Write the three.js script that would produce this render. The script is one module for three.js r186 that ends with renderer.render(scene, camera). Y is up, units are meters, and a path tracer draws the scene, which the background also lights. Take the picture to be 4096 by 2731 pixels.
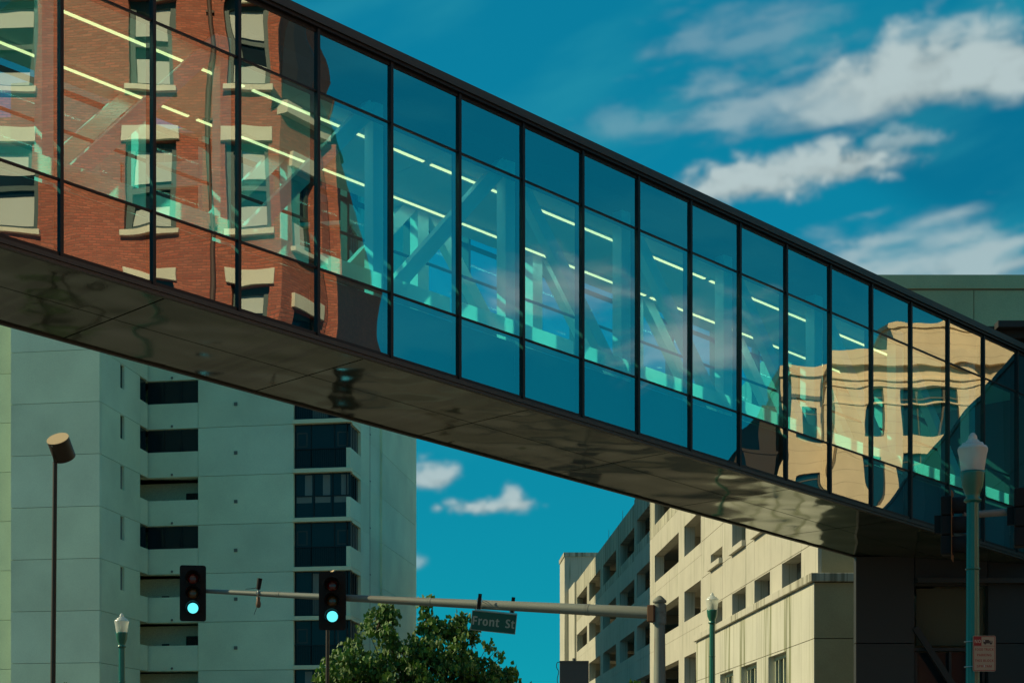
import * as THREE from 'three';
import { mergeGeometries, mergeVertices, toCreasedNormals } from 'three/addons/utils/BufferGeometryUtils.js';
import { RoundedBoxGeometry } from 'three/addons/geometries/RoundedBoxGeometry.js';
import { FontLoader } from 'three/addons/loaders/FontLoader.js';
import { TextGeometry } from 'three/addons/geometries/TextGeometry.js';
import { RectAreaLightUniformsLib } from 'three/addons/lights/RectAreaLightUniformsLib.js';

// ------------------------------------------------------------------ camera, sky, sun, exposure
const scene = new THREE.Scene();
const renderer = new THREE.WebGLRenderer({ antialias: true });
renderer.toneMapping = THREE.LinearToneMapping;
renderer.toneMappingExposure = 1.0;
renderer.shadowMap.enabled = true;
RectAreaLightUniformsLib.init();

// A level camera with a raised lens (verticals stay vertical): the frame is the top part of a taller picture.
const FOCAL = 6800, HORIZON = 3110, FW = 4096, FH = 2731;
const camera = new THREE.PerspectiveCamera(2 * THREE.MathUtils.radToDeg(Math.atan(HORIZON / FOCAL)), FW / (2 * HORIZON), 0.1, 4000);
camera.position.set(0, 1.6, 0);
camera.lookAt(0, 1.6, -10);
camera.setViewOffset(FW, 2 * HORIZON, 0, 0, FW, FH);
camera.updateProjectionMatrix();

// the sun stands low on the left, a little beyond the tower
const SUN = new THREE.Vector3(-0.838, 0.536, -0.0954).normalize();
const sun = new THREE.DirectionalLight(new THREE.Color().setRGB(1, 0.86, 0.52), 4.3);
sun.position.copy(SUN).multiplyScalar(200);
sun.castShadow = true;
sun.shadow.mapSize.set(4096, 4096);
Object.assign(sun.shadow.camera, { left: -140, right: 140, top: 140, bottom: -140, near: 1, far: 500 });
scene.add(sun, sun.target);

function mulberry(a) { return () => { a |= 0; a = a + 0x6D2B79F5 | 0; let t = Math.imul(a ^ a >>> 15, 1 | a); t = t + Math.imul(t ^ t >>> 7, 61 | t) ^ t; return ((t ^ t >>> 14) >>> 0) / 4294967296; }; }
const hash3 = (x, y, z) => { let h = Math.imul(x, 374761393) ^ Math.imul(y, 668265263) ^ Math.imul(z, 1442695041); h = Math.imul(h ^ h >>> 13, 1274126177); return ((h ^ h >>> 16) >>> 0) / 4294967296; };
const sm = (t) => t * t * (3 - 2 * t), mix = (a, b, t) => a + (b - a) * t, clamp = (x, a = 0, b = 1) => Math.min(b, Math.max(a, x)), step = (a, b, x) => sm(clamp((x - a) / (b - a)));
function noise3(x, y, z) {
  const ix = Math.floor(x), iy = Math.floor(y), iz = Math.floor(z), u = sm(x - ix), v = sm(y - iy), w = sm(z - iz);
  const a = mix(hash3(ix, iy, iz), hash3(ix + 1, iy, iz), u), b = mix(hash3(ix, iy + 1, iz), hash3(ix + 1, iy + 1, iz), u);
  const c = mix(hash3(ix, iy, iz + 1), hash3(ix + 1, iy, iz + 1), u), d = mix(hash3(ix, iy + 1, iz + 1), hash3(ix + 1, iy + 1, iz + 1), u);
  return mix(mix(a, b, v), mix(c, d, v), w);
}
function fbm3(x, y, z, n) { let s = 0, a = 0.5, t = 0; for (let i = 0; i < n; i++) { s += a * noise3(x, y, z); t += a; a *= 0.52; x = x * 2.03 + 11.3; y = y * 2.03 + 4.7; z = z * 2.03 + 8.1; } return s / t; }

// the sky: deep teal air with fair-weather clouds all round; each cloud bank: azimuth, elevation, half width, half height (degrees), density, softness
const BANKS = [
  [14.4, 21.9, 4.6, 1.4, 1.0, 0.28], [11.4, 21.2, 2.4, 0.9, 0.7, 0.6], [9.0, 21.2, 4.6, 1.2, 0.55, 1.0], [8.2, 19.1, 2.6, 0.8, 1.0, 0.28], [11.0, 19.5, 2.6, 0.72, 1.0, 0.3], [14.8, 16.3, 5.2, 1.5, 0.8, 0.75], [16.8, 24.6, 2.2, 1.3, 0.5, 0.9],
  [12.9, 20.1, 1.4, 0.5, 0.6, 0.5], [8.0, 23.2, 3.2, 1.2, 0.28, 1.0], [4.6, 20.9, 2.6, 0.8, 0.24, 1.0],
  [-2.7, 10.0, 1.2, 0.6, 0.9, 0.45], [-0.9, 9.0, 1.7, 0.36, 0.95, 0.4], [0.1, 9.2, 0.6, 0.5, 0.9, 0.4], [-3.3, 7.2, 0.5, 0.4, 0.5, 0.5],
  [88.5, 14.0, 2.8, 1.5, 0.8, 0.8], [93.5, 15.9, 3.2, 1.3, 0.7, 0.9], [101, 12, 3, 1, 0.4, 0.9],
  [-40, 24, 9, 2.6, 0.9, 0.5], [-75, 17, 8, 2.2, 0.9, 0.5], [-118, 27, 10, 3, 0.9, 0.5], [-160, 20, 9, 2.5, 0.9, 0.5], [165, 26, 9, 2.8, 0.9, 0.5], [128, 19, 8, 2.2, 0.9, 0.5], [50, 24, 8, 2.4, 0.9, 0.5], [110, 33, 8, 2.4, 0.7, 0.6], [30, 40, 10, 3, 0.8, 0.6], [-60, 45, 11, 3.4, 0.8, 0.6], [-140, 48, 12, 3.4, 0.8, 0.6], [100, 55, 12, 4, 0.8, 0.6],
];
{
  const W = 4096, H = 2048, data = new Float32Array(W * H * 4), D = 180 / Math.PI;
  const ground = [0.04, 0.055, 0.055];
  for (let r = 0; r < H; r++) {
    const el = ((r + 0.5) / H - 0.5) * Math.PI, sy = Math.sin(el), cy = Math.cos(el), eld = el * D;
    const near = BANKS.filter((b) => Math.abs(eld - b[1]) < b[3] * 2.4 + 1);
    for (let c = 0; c < W; c++) {
      const o = (r * W + c) * 4; data[o + 3] = 1;
      if (eld < 0) { data[o] = ground[0]; data[o + 1] = ground[1]; data[o + 2] = ground[2]; continue; }
      const ph = ((c + 0.5) / W - 0.5) * 2 * Math.PI, x = Math.cos(ph) * cy, z = Math.sin(ph) * cy, az = Math.atan2(x, -z) * D;
      const t = clamp(eld / 60), low = Math.exp(-eld / 7);
      let R = 0.003 + 0.003 * low, G = mix(0.268, 0.135, Math.pow(t, 0.75)) + 0.12 * low, B = mix(0.41, 0.275, Math.pow(t, 0.75)) + 0.045 * low;
      { const dark = fbm3(x * 4 + 7, sy * 9, z * 4 + 2, 3), q = 1 - 0.26 * step(0.5, 0.72, dark) * step(8, 16, eld); R *= q; G *= q; B *= mix(1, q, 0.75); }
      // high thin streaks
      if (eld > 3) {
        const st = fbm3(x * 7 + 5 * sy, sy * 30 - x * 11, z * 7, 5); const veil = step(0.44, 0.74, st) * 0.22 * step(8, 15, eld);
        R = mix(R, 0.27, veil * 0.16); G = mix(G, 0.40, veil); B = mix(B, 0.46, veil);
      }
      let keep = 1, lit = 0, wsum = 0;
      for (const b of near) {
        let da = az - b[0]; if (da > 180) da -= 360; if (da < -180) da += 360; da *= cy;
        const px = da / b[2]; if (px < -2 || px > 2) continue;
        const py = (eld - b[1]) / b[3], k = 1 / (b[3] * (0.9 + 0.5 * b[5]));
        const wx = fbm3(da * k * 0.6 + b[0], eld * k, 3.3, 3) - 0.5, wy = fbm3(da * k * 0.6 + 9, eld * k + b[0], 7.1, 3) - 0.5, f = fbm3(da * k * 1.2 + wx * 2.2 + b[0] * 3, eld * k * 1.8 + wy * 2.2 + b[1], 1.7, 6);
        const base = py < 0 ? py * 1.3 : py * 0.9, ax = da * 0.55 + (eld - b[1]) * 0.25, wisp = fbm3(ax * 1.1 + wx, (eld - da * 0.16) * 3.2 + wy * 1.5, b[0], 4) - 0.5, d = 0.98 - Math.pow(px * px + base * base, 0.62) + (f - 0.5) * mix(1.7, 1.1, b[5]) + wisp * mix(0.1, 1.7, b[5]);
        const al = Math.pow(step(-0.12, 0.42 + 0.75 * b[5], d), 1.25) * b[4]; if (al <= 0) continue;
        const l = clamp(0.5 + 0.28 * py + (f - 0.5) * 1.5 + 0.5 * d); lit += l * al; wsum += al; keep *= 1 - al;
      }
      if (wsum > 0) { const a = (1 - keep) * 0.96, cl = mix(0.58, 1.12, lit / wsum); R = mix(R, 0.42 * cl, a); G = mix(G, 0.515 * cl, a); B = mix(B, 0.52 * cl, a); }
      data[o] = R; data[o + 1] = G; data[o + 2] = B;
    }
  }
  const tex = new THREE.DataTexture(data, W, H, THREE.RGBAFormat, THREE.FloatType);
  tex.mapping = THREE.EquirectangularReflectionMapping; tex.magFilter = THREE.LinearFilter; tex.needsUpdate = true;
  scene.background = tex; scene.environment = tex;
}

// ------------------------------------------------------------------ helpers
const taken = new Map();
function numbered(n) { const k = taken.get(n) ?? 0; taken.set(n, k + 1); return k ? `${n}_${String(k).padStart(3, '0')}` : n; }
function shadows(m) { m.castShadow = m.receiveShadow = true; return m; }
function part(name, geo, mat, parent, frame) {
  const m = shadows(new THREE.Mesh(geo, mat)); m.name = name; parent.add(m);
  if (frame) { m.position.set(frame.x, frame.y ?? 0, frame.z); m.rotation.y = frame.turn ?? 0; }
  return m;
}
function thing(name, label, category, [x, y, z] = [0, 0, 0], turn = 0, group) {
  const g = new THREE.Group(); g.name = numbered(name); g.position.set(x, y, z); g.rotation.y = turn; g.userData = { label, category }; if (group) g.userData.group = group; scene.add(g); return g;
}
function structure(name, geo, mat) { const m = shadows(new THREE.Mesh(geo, mat)); m.name = numbered(name); m.userData = { kind: 'structure' }; scene.add(m); return m; }
// uv in metres from the local axes, by the way each face points
function metric(geo, scale = 1, ox = 0, oy = 0) {
  const g = geo.index ? geo.toNonIndexed() : geo, p = g.attributes.position, uv = new Float32Array(p.count * 2), a = new THREE.Vector3(), b = new THREE.Vector3(), c = new THREE.Vector3();
  for (let i = 0; i < p.count; i += 3) {
    a.fromBufferAttribute(p, i); b.fromBufferAttribute(p, i + 1).sub(a); c.fromBufferAttribute(p, i + 2).sub(a); b.cross(c); const n = [Math.abs(b.x), Math.abs(b.y), Math.abs(b.z)];
    const ax = n[1] > n[0] && n[1] > n[2] ? 1 : n[0] > n[2] ? 0 : 2;
    for (let k = i; k < i + 3; k++) { a.fromBufferAttribute(p, k); uv[k * 2] = ((ax === 0 ? a.z : a.x) + ox) / scale; uv[k * 2 + 1] = ((ax === 1 ? a.z : a.y) + oy) / scale; }
  }
  g.setAttribute('uv', new THREE.BufferAttribute(uv, 2)); return g;
}
// an axis-aligned box from corner to corner; k lets it follow a slope (metres down per metre of x)
function box(x0, x1, y0, y1, z0, z1, k = 0) {
  const g = new THREE.BoxGeometry(x1 - x0, y1 - y0, z1 - z0); g.translate((x0 + x1) / 2, (y0 + y1) / 2, (z0 + z1) / 2);
  if (k) { const p = g.attributes.position; for (let i = 0; i < p.count; i++) p.setY(i, p.getY(i) - k * p.getX(i)); }
  return g;
}
const bevelled = (w, h, d, r = 0.01, x = 0, y = 0, z = 0) => new RoundedBoxGeometry(w, h, d, 2, r).translate(x, y, z);
// a wall panel with rectangular holes, outer face at z = 0
function panel(x0, x1, y0, y1, t, holes = [], gap = 0.012) {
  x0 += gap; x1 -= gap; y0 += gap; y1 -= gap;
  if (!holes.length) return metric(box(x0, x1, y0, y1, -t, 0));
  const s = new THREE.Shape([[x0, y0], [x1, y0], [x1, y1], [x0, y1]].map((p) => new THREE.Vector2(...p)));
  for (const [a, b, c, d] of holes) s.holes.push(new THREE.Path([[a, c], [a, d], [b, d], [b, c]].map((p) => new THREE.Vector2(...p))));
  const g = new THREE.ExtrudeGeometry(s, { depth: t, bevelEnabled: false }); g.translate(0, 0, -t); return metric(g);
}
// a bar of rectangular section between two points
function bar(p, q, w, d) {
  const P = new THREE.Vector3(...p), Q = new THREE.Vector3(...q), L = P.distanceTo(Q), g = new THREE.BoxGeometry(w, L, d);
  const m = new THREE.Matrix4(), y = Q.clone().sub(P).normalize(), z = Math.abs(y.z) > 0.99 ? new THREE.Vector3(1, 0, 0) : new THREE.Vector3(0, 0, 1), x = new THREE.Vector3().crossVectors(y, z).normalize(); z.crossVectors(x, y);
  m.makeBasis(x, y, z).setPosition(P.add(Q).multiplyScalar(0.5)); return g.applyMatrix4(m);
}
function rod(p, q, r0, r1 = r0, seg = 20) {
  const P = new THREE.Vector3(...p), Q = new THREE.Vector3(...q), g = new THREE.CylinderGeometry(r1, r0, P.distanceTo(Q), seg);
  g.applyQuaternion(new THREE.Quaternion().setFromUnitVectors(new THREE.Vector3(0, 1, 0), Q.clone().sub(P).normalize())); const c = P.add(Q).multiplyScalar(0.5); return g.translate(c.x, c.y, c.z);
}
const lathe = (pts, seg = 32) => new THREE.LatheGeometry(pts.map((p) => new THREE.Vector2(...p)), seg);
// the plane of a wall from plan point a to plan point b (x, depth): local x runs along it, z points out
function wallFrame([ax, ad], [bx, bd]) { const dx = bx - ax, dz = -(bd - ad), L = Math.hypot(dx, dz); return { x: ax, z: -ad, turn: Math.atan2(-dz, dx), L }; }

// ------------------------------------------------------------------ materials
const rgb = (r, g, b) => new THREE.Color().setRGB(r, g, b);
function texture(size, fn, srgb = true) {
  const d = new Uint8Array(size * size * 4), enc = (v) => Math.round(255 * clamp(srgb ? (v <= 0.0031308 ? v * 12.92 : 1.055 * Math.pow(v, 1 / 2.4) - 0.055) : v));
  for (let y = 0; y < size; y++) for (let x = 0; x < size; x++) { const c = fn(x / size, y / size, x, y), o = (y * size + x) * 4; d[o] = enc(c[0]); d[o + 1] = enc(c[1]); d[o + 2] = enc(c[2]); d[o + 3] = 255; }
  const t = new THREE.DataTexture(d, size, size); t.wrapS = t.wrapT = THREE.RepeatWrapping; t.magFilter = THREE.LinearFilter; t.minFilter = THREE.LinearMipmapLinearFilter; t.generateMipmaps = true; if (srgb) t.colorSpace = THREE.SRGBColorSpace; t.needsUpdate = true; return t;
}
// tiling noise: period p cells over the unit square
function tile(u, v, p, seed, q = p) {
  const x = u * p, y = v * q, ix = Math.floor(x), iy = Math.floor(y), a = sm(x - ix), b = sm(y - iy), m = (i, n) => ((i % n) + n) % n, h = (i, j) => hash3(m(i, p), m(j, q), seed);
  return mix(mix(h(ix, iy), h(ix + 1, iy), a), mix(h(ix, iy + 1), h(ix + 1, iy + 1), a), b);
}
const tfbm = (u, v, p, s, n = 4) => { let r = 0, a = 0.5, t = 0; for (let i = 0; i < n; i++) { r += a * tile(u, v, p << i, s + i); t += a; a *= 0.55; } return r / t; };
const tint = (c, k) => [c[0] * k, c[1] * k, c[2] * k];
const std = (o) => new THREE.MeshStandardMaterial(o), phys = (o) => new THREE.MeshPhysicalMaterial(o);

// cream precast concrete with sand grain and thin rain streaks, 8 m of wall
const precastMap = texture(1024, (u, v, x, y) => {
  const grain = 0.93 + 0.14 * hash3(x, y, 5), cloud = 0.86 + 0.28 * tfbm(u, v, 6, 11), s = tile(u, v, 160, 21, 5) * tile(u, v, 34, 23, 3), streak = 1 - 0.42 * step(0.34, 0.8, s);
  return [0.51 * cloud * grain * streak, 0.485 * cloud * grain * mix(1, streak, 0.9), 0.40 * cloud * grain * mix(1, streak, 1.1)];
});
precastMap.repeat.set(1 / 8, 1 / 8);
// the same concrete with the green-black runs below the coping, 8 m wide
const stainedMap = texture(1024, (u, v, x, y) => {
  const grain = 0.93 + 0.14 * hash3(x, y, 6), cloud = 0.9 + 0.2 * tfbm(u, v, 6, 31), band = step(0.5, 0.66, tile(u, v, 5, 41, 1) * 0.75 + 0.4 * tile(u, v, 21, 42, 1)), fine = tile(u, v, 190, 43, 4) * 0.6 + tile(u, v, 60, 44, 3) * 0.6;
  const dirt = clamp(band * step(0.3, 0.75, fine) + 0.35 * step(0.62, 0.95, fine)), k = cloud * grain;
  return [mix(0.56, 0.22, dirt) * k, mix(0.55, 0.23, dirt) * k, mix(0.46, 0.13, dirt) * k];
});
stainedMap.repeat.set(1 / 8, 1 / 8);
const parapetMap = texture(1024, (u, v, x, y) => {
  const grain = 0.92 + 0.16 * hash3(x, y, 9), cloud = 0.86 + 0.28 * tfbm(u, v, 6, 51), fine = tile(u, v, 150, 53, 3) * 0.7 + tile(u, v, 40, 54, 2) * 0.5, dirt = step(0.45, 0.9, fine) * 0.75;
  const k = cloud * grain; return [mix(0.5, 0.14, dirt) * k, mix(0.48, 0.13, dirt) * k, mix(0.38, 0.085, dirt) * k];
});
parapetMap.repeat.set(1 / 8, 1 / 8);
const precast = std({ map: precastMap, roughness: 0.92 }), stained = std({ map: stainedMap, roughness: 0.92 }), parapet = std({ map: parapetMap, roughness: 0.95 });
// painted tower wall
const stuccoMap = texture(1024, (u, v, x, y) => { const k = (0.84 + 0.32 * hash3(x, y, 61)) * (0.84 + 0.32 * tfbm(u, v, 4, 62, 6)); return [0.66 * k, 0.76 * k, 0.56 * k]; });
stuccoMap.repeat.set(1 / 9, 1 / 9);
const stuccos = [rgb(1, 1, 1), rgb(0.96, 0.95, 0.93), rgb(1.03, 1.02, 0.98)].map((color) => std({ map: stuccoMap, color, roughness: 0.9 })), stucco = stuccos[0];
const slabEdge = std({ color: rgb(0.74, 0.74, 0.5), roughness: 0.85 });
// brick, 2.4 m of wall: 32 courses of 75 mm, 10 bricks of 240 mm
const brickAt = (u, v) => { const row = Math.floor(v * 32), o = row % 2 ? 0.5 : 0, cx = u * 10 + o, col = Math.floor(cx), fx = cx - col, fy = v * 32 - row; return { row, col: ((col % 10) + 10) % 10, mortar: fx < 0.045 || fx > 0.955 || fy < 0.13 || fy > 0.87 }; };
const brickMap = texture(1024, (u, v, x, y) => {
  const b = brickAt(u, v), g = 0.88 + 0.24 * hash3(x, y, 71), cl = 0.85 + 0.3 * tfbm(u, v, 4, 72); if (b.mortar) return [0.36 * g, 0.14 * g, 0.085 * g];
  const k = (0.8 + 0.4 * hash3(b.row, b.col, 73)) * g * cl, w = hash3(b.row, b.col, 74); return [0.50 * k, mix(0.125, 0.155, w) * k, mix(0.065, 0.085, w) * k];
});
brickMap.repeat.set(1 / 2.4, 1 / 2.4);
const brickBump = texture(1024, (u, v, x, y) => { const b = brickAt(u, v), h = b.mortar ? 0.1 : 0.75 + 0.2 * hash3(b.row, b.col, 75); return [h, h, h]; }, false); brickBump.repeat.copy(brickMap.repeat);
const brick = std({ map: brickMap, bumpMap: brickBump, bumpScale: 0.012, roughness: 0.9 });
const limeMap = texture(256, (u, v, x, y) => { const k = (0.9 + 0.2 * hash3(x, y, 141)) * (0.88 + 0.24 * tfbm(u, v, 4, 142)); return [0.84 * k, 0.78 * k, 0.58 * k]; }); limeMap.repeat.set(0.5, 0.5);
const limestone = std({ map: limeMap, roughness: 0.85 });
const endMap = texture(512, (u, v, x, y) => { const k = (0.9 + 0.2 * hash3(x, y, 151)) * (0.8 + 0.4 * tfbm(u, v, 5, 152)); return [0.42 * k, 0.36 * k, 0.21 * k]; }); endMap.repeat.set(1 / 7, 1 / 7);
const endConcreteLit = std({ map: endMap, color: rgb(1.6, 1.6, 1.5), roughness: 0.92 });  // same end wall higher up, colour raised to stand in for the light there
const endConcreteShaded = std({ map: endMap, roughness: 0.92 });  // same wall lower down, shade under the bridge put into the colour
const tanMap = texture(512, (u, v, x, y) => { const row = Math.floor(v * 8), k = (0.93 + 0.14 * hash3(x, y, 81)) * (0.86 + 0.28 * tfbm(u, v, 5, 82)) * (v * 8 - row < 0.04 ? 0.7 : 1); return [0.86 * k, 0.67 * k, 0.42 * k]; });
tanMap.repeat.set(1 / 6, 1 / 6);
const tanStone = std({ map: tanMap, roughness: 0.85 });
const asphaltMap = texture(512, (u, v, x, y) => { const k = (0.7 + 0.6 * hash3(x, y, 91)) * (0.8 + 0.4 * tfbm(u, v, 6, 92)); return [0.10 * k, 0.088 * k, 0.07 * k]; }); asphaltMap.repeat.set(1 / 5, 1 / 5);
const asphalt = std({ map: asphaltMap, roughness: 0.95 });
const pavingMap = texture(512, (u, v, x, y) => { const k = (0.85 + 0.3 * hash3(x, y, 93)) * (0.8 + 0.4 * tfbm(u, v, 6, 94)); return [0.19 * k, 0.18 * k, 0.15 * k]; }); pavingMap.repeat.set(1 / 4, 1 / 4);
const paving = std({ map: pavingMap, roughness: 0.95 });
// folded metal of the bridge underside: dull panels with water marks
const soffitMap = texture(512, (u, v, x, y) => { const k = (0.8 + 0.4 * hash3(x, y, 101)) * (0.75 + 0.5 * tfbm(u, v, 4, 102)) * (1 - 0.4 * step(0.5, 0.8, tile(u, v, 7, 103, 2) * tile(u, v, 40, 104, 3) * 1.6)); return [0.105 * k, 0.135 * k, 0.095 * k]; });
soffitMap.repeat.set(1 / 4, 1 / 4);
const soffitBump = texture(256, (u, v) => { const h = tfbm(u, v, 3, 105, 2); return [h, h, h]; }, false); soffitBump.repeat.set(1 / 3, 1 / 3);
const soffitMetal = std({ map: soffitMap, bumpMap: soffitBump, bumpScale: 0.05, roughness: 0.09, metalness: 0.6 });
const frameMetal = std({ color: rgb(0.018, 0.018, 0.018), roughness: 0.45, metalness: 0.3 });
const fasciaMetal = std({ color: rgb(0.07, 0.068, 0.06), roughness: 0.5, metalness: 0.4 });
const glass = phys({ color: rgb(0.085, 0.91, 0.98), transmission: 1, thickness: 0, roughness: 0.0, ior: 4.9, metalness: 0 });
const glasses = [glass, glass.clone(), glass.clone()]; glasses[1].color.setRGB(0.075, 0.84, 0.92); glasses[2].color.setRGB(0.095, 0.96, 0.97); glasses[1].ior = 4.6; glasses[2].ior = 5.1;
const farGlass = phys({ color: rgb(0.86, 0.96, 0.93), transmission: 1, thickness: 0, roughness: 0.0, ior: 1.36 });
const clearGlass = phys({ color: rgb(0.55, 0.72, 0.7), transmission: 1, thickness: 0, roughness: 0.0, ior: 1.9 });
const darkGlass = phys({ color: rgb(0.012, 0.02, 0.024), roughness: 0.08, ior: 1.36 });
const whiteSteel = std({ color: rgb(0.8, 0.82, 0.78), roughness: 0.5 });
const ceilingWhite = std({ color: rgb(0.6, 0.62, 0.58), roughness: 0.8 });
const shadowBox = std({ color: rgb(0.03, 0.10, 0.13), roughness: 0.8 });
const cavity = std({ color: rgb(0.04, 0.045, 0.045), roughness: 0.9 });
const carpet = std({ color: rgb(0.2, 0.2, 0.18), roughness: 0.95 });
const frosted = phys({ color: rgb(1, 1, 0.95), transmission: 1, thickness: 0, roughness: 0.98 });
const galvanised = std({ map: texture(512, (u, v, x, y) => { const k = (0.85 + 0.3 * hash3(x, y, 111)) * (0.7 + 0.6 * tfbm(u, v, 7, 112)), rust = step(0.68, 0.8, tfbm(u, v, 5, 113)) * 0.5; return [mix(0.2, 0.17, rust) * k, mix(0.22, 0.09, rust) * k, mix(0.19, 0.05, rust) * k]; }), roughness: 0.6, metalness: 0.1 });
const signalBlack = std({ color: rgb(0.006, 0.006, 0.006), roughness: 0.85 });
const postGreen = phys({ color: rgb(0.012, 0.15, 0.095), roughness: 0.35, clearcoat: 0.6, clearcoatRoughness: 0.15 });
const bronze = std({ color: rgb(0.055, 0.038, 0.025), roughness: 0.5, metalness: 0.3 });
const steelBright = std({ color: rgb(0.5, 0.5, 0.48), roughness: 0.3, metalness: 0.9 });

// ------------------------------------------------------------------ ground, street and pavements
structure('ground', metric(new THREE.PlaneGeometry(3000, 3000).rotateX(-Math.PI / 2)), asphalt);
structure('road', metric(box(-9, 6.6, -0.1, 0.004, -420, 120)), asphalt);
structure('cross_road', metric(box(-160, -9, -0.1, 0.004, -50, -38)), asphalt);
structure('pavement', metric(box(6.6, 15.8, -0.05, 0.13, -42.9, 120)), paving);

const font = await new FontLoader().loadAsync('fonts/droid/droid_sans_bold.typeface.json');
//=== SKYWALK
// ------------------------------------------------------------------ the glazed skywalk: local x runs along it (falling 1 in 13), z points to the street on the camera's side
const SKY = { x: 0.186, z: -30.80, turn: THREE.MathUtils.degToRad(42.616), fall: 0.0757, bay: 1.524, wide: 3.35 };
{
  const k = SKY.fall, B = SKY.bay, W = SKY.wide, i0 = -11, i1 = 11, XE = 17.6, X0 = i0 * B, rnd = mulberry(77);
  const t = thing('skywalk', 'glass-walled pedestrian skywalk with dark frames crossing high over the street', 'skywalk', [SKY.x, 0, SKY.z], SKY.turn);
  const Y = { sole: 8.36, sill: 8.47, low: 9.555, up: 12.43, head: 13.42, top: 13.65 };
  const add = (n, g, m) => part(n, g, m, t);
  // glass: each pane bows and tilts a little, as toughened panes do
  function pane(xa, xb, ya, yb, z, wavy) {
    const nx = wavy ? 14 : 1, ny = wavy ? Math.max(6, Math.round((yb - ya) * 9)) : 1, g = new THREE.PlaneGeometry(xb - xa, yb - ya, nx, ny).translate((xa + xb) / 2, (ya + yb) / 2, z), p = g.attributes.position;
    const w = xb - xa, h = yb - ya, bow = (rnd() - 0.35) * 0.0011, tx = (rnd() - 0.5) * 0.0014, ty = (rnd() - 0.5) * 0.0018, roll = 0.00003 + rnd() * 0.00004, f = 0.28 + rnd() * 0.1, ph = rnd() * 6.28, p2 = rnd() * 6.28;
    for (let i = 0; i < p.count; i++) {
      const x = p.getX(i), y = p.getY(i), u = (x - xa) / w * 2 - 1, v = (y - ya) / h * 2 - 1;
      if (wavy) {
        const edge = Math.pow(Math.abs(v), 6) * 0.0006 * Math.sin(u * 2.2 + p2) + Math.pow(Math.abs(u), 5) * 0.0005 * Math.sin(v * 2.6 + ph);
        p.setZ(i, z + bow * (1 - u * u) * (1 - v * v * 0.8) + tx * u * w / 2 + ty * v * Math.min(h, 1.4) / 2 + roll * Math.sin(y / f * 6.283 + ph + Math.sin(x * 1.7 + p2)) + edge + 0.0004 * Math.sin(x * 3.1 + y * 1.9 + ph));
      }
      p.setY(i, y - k * x);
    }
    g.computeVertexNormals(); return g;
  }
  for (const [z, near] of [[0, true], [-W, false]]) {
    const s = near ? 1 : -1;
    for (let i = i0; i < i1; i++) {
      const xa = i * B + 0.028, xb = (i + 1) * B - 0.028;
      for (const [ya, yb] of [[Y.sill + 0.03, Y.low - 0.02], [Y.low + 0.02, Y.up - 0.02], [Y.up + 0.02, Y.head - 0.02]]) add('pane', pane(xa, xb, ya, yb, z, near), near ? glasses[Math.floor(rnd() * 3)] : farGlass);
    }
    { const xa = i1 * B + 0.028, xb = XE - 0.02; for (const [ya, yb] of [[Y.sill + 0.03, Y.low - 0.02], [Y.low + 0.02, Y.up - 0.02], [Y.up + 0.02, Y.head - 0.02]]) add('pane', pane(xa, xb, ya, yb, z, near), near ? glasses[Math.floor(rnd() * 3)] : farGlass); }
    for (let i = i0; i <= i1; i++) {
      add('mullion', box(i * B - 0.027, i * B + 0.027, Y.sill - 0.02, Y.head + 0.03, Math.min(z + s * 0.05, z - s * 0.16), Math.max(z + s * 0.05, z - s * 0.16), k), frameMetal);
    }
    for (const [y, d] of [[Y.low, 0.017], [Y.up, 0.016], [Y.sill, 0.035], [Y.head, 0.03]]) add('transom', box(X0, XE, y - d, y + d, Math.min(z + s * 0.02, z - s * 0.14), Math.max(z + s * 0.02, z - s * 0.14), k), frameMetal);
    // head fascia and bottom lip
    const f = (a, b) => [Math.min(z + s * a, z + s * b), Math.max(z + s * a, z + s * b)];
    add('fascia', box(X0, XE, Y.head + 0.032, Y.head + 0.085, ...f(0.085, -0.1), k), frameMetal);
    add('fascia', box(X0, XE, Y.head + 0.088, Y.top, ...f(0.12, -0.1), k), fasciaMetal);
    add('bottom_lip', box(X0, XE, Y.sole + 0.004, Y.sill - 0.037, ...f(0.075, -0.1), k), fasciaMetal);
    add('edge_trim', box(X0, XE, Y.sole - 0.05, Y.sole, ...f(0.055, -0.03), k), fasciaMetal);
    // truss: Pratt panels of two bays, mirrored about the middle post
    const zt = z - s * 0.42, lo = Y.low - 0.1, hi = Y.up + 0.42;
    add('chord', box(X0, XE, hi, hi + 0.24, zt - 0.11, zt + 0.11, k), cavity);
    add('chord', box(X0, XE, lo - 0.42, lo - 0.16, zt - 0.11, zt + 0.11, k), whiteSteel);
    for (let j = -5; j <= 5; j++) {
      const x = j * 2 * B;
      add('truss_post', bar([x, lo - 0.16 - k * x, zt], [x, hi - k * x, zt], 0.27, 0.24), whiteSteel);
      if (j > -5 && j <= 0) { const x2 = x - 2 * B; add('truss_diagonal', bar([x - 0.1, hi - 0.06 - k * x, zt], [x2 + 0.1, lo + 0.05 - k * x2, zt], 0.25, 0.2), whiteSteel); }
      if (j < 5 && j >= 0) { const x2 = x + 2 * B; add('truss_diagonal', bar([x + 0.1, hi - 0.06 - k * x, zt], [x2 - 0.1, lo + 0.05 - k * x2, zt], 0.25, 0.2), whiteSteel); }
    }
    add('handrail', rod([X0, Y.low + 1.03 - k * X0, z - s * 0.66], [XE, Y.low + 1.03 - k * XE, z - s * 0.66], 0.028, 0.028, 10), frameMetal);
    if (near) for (let i = i0; i < i1; i++) add('shadow_box', box(i * B + 0.03, (i + 1) * B - 0.03, Y.sill + 0.02, Y.low - 0.06, -0.19, -0.165, k), shadowBox);
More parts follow.
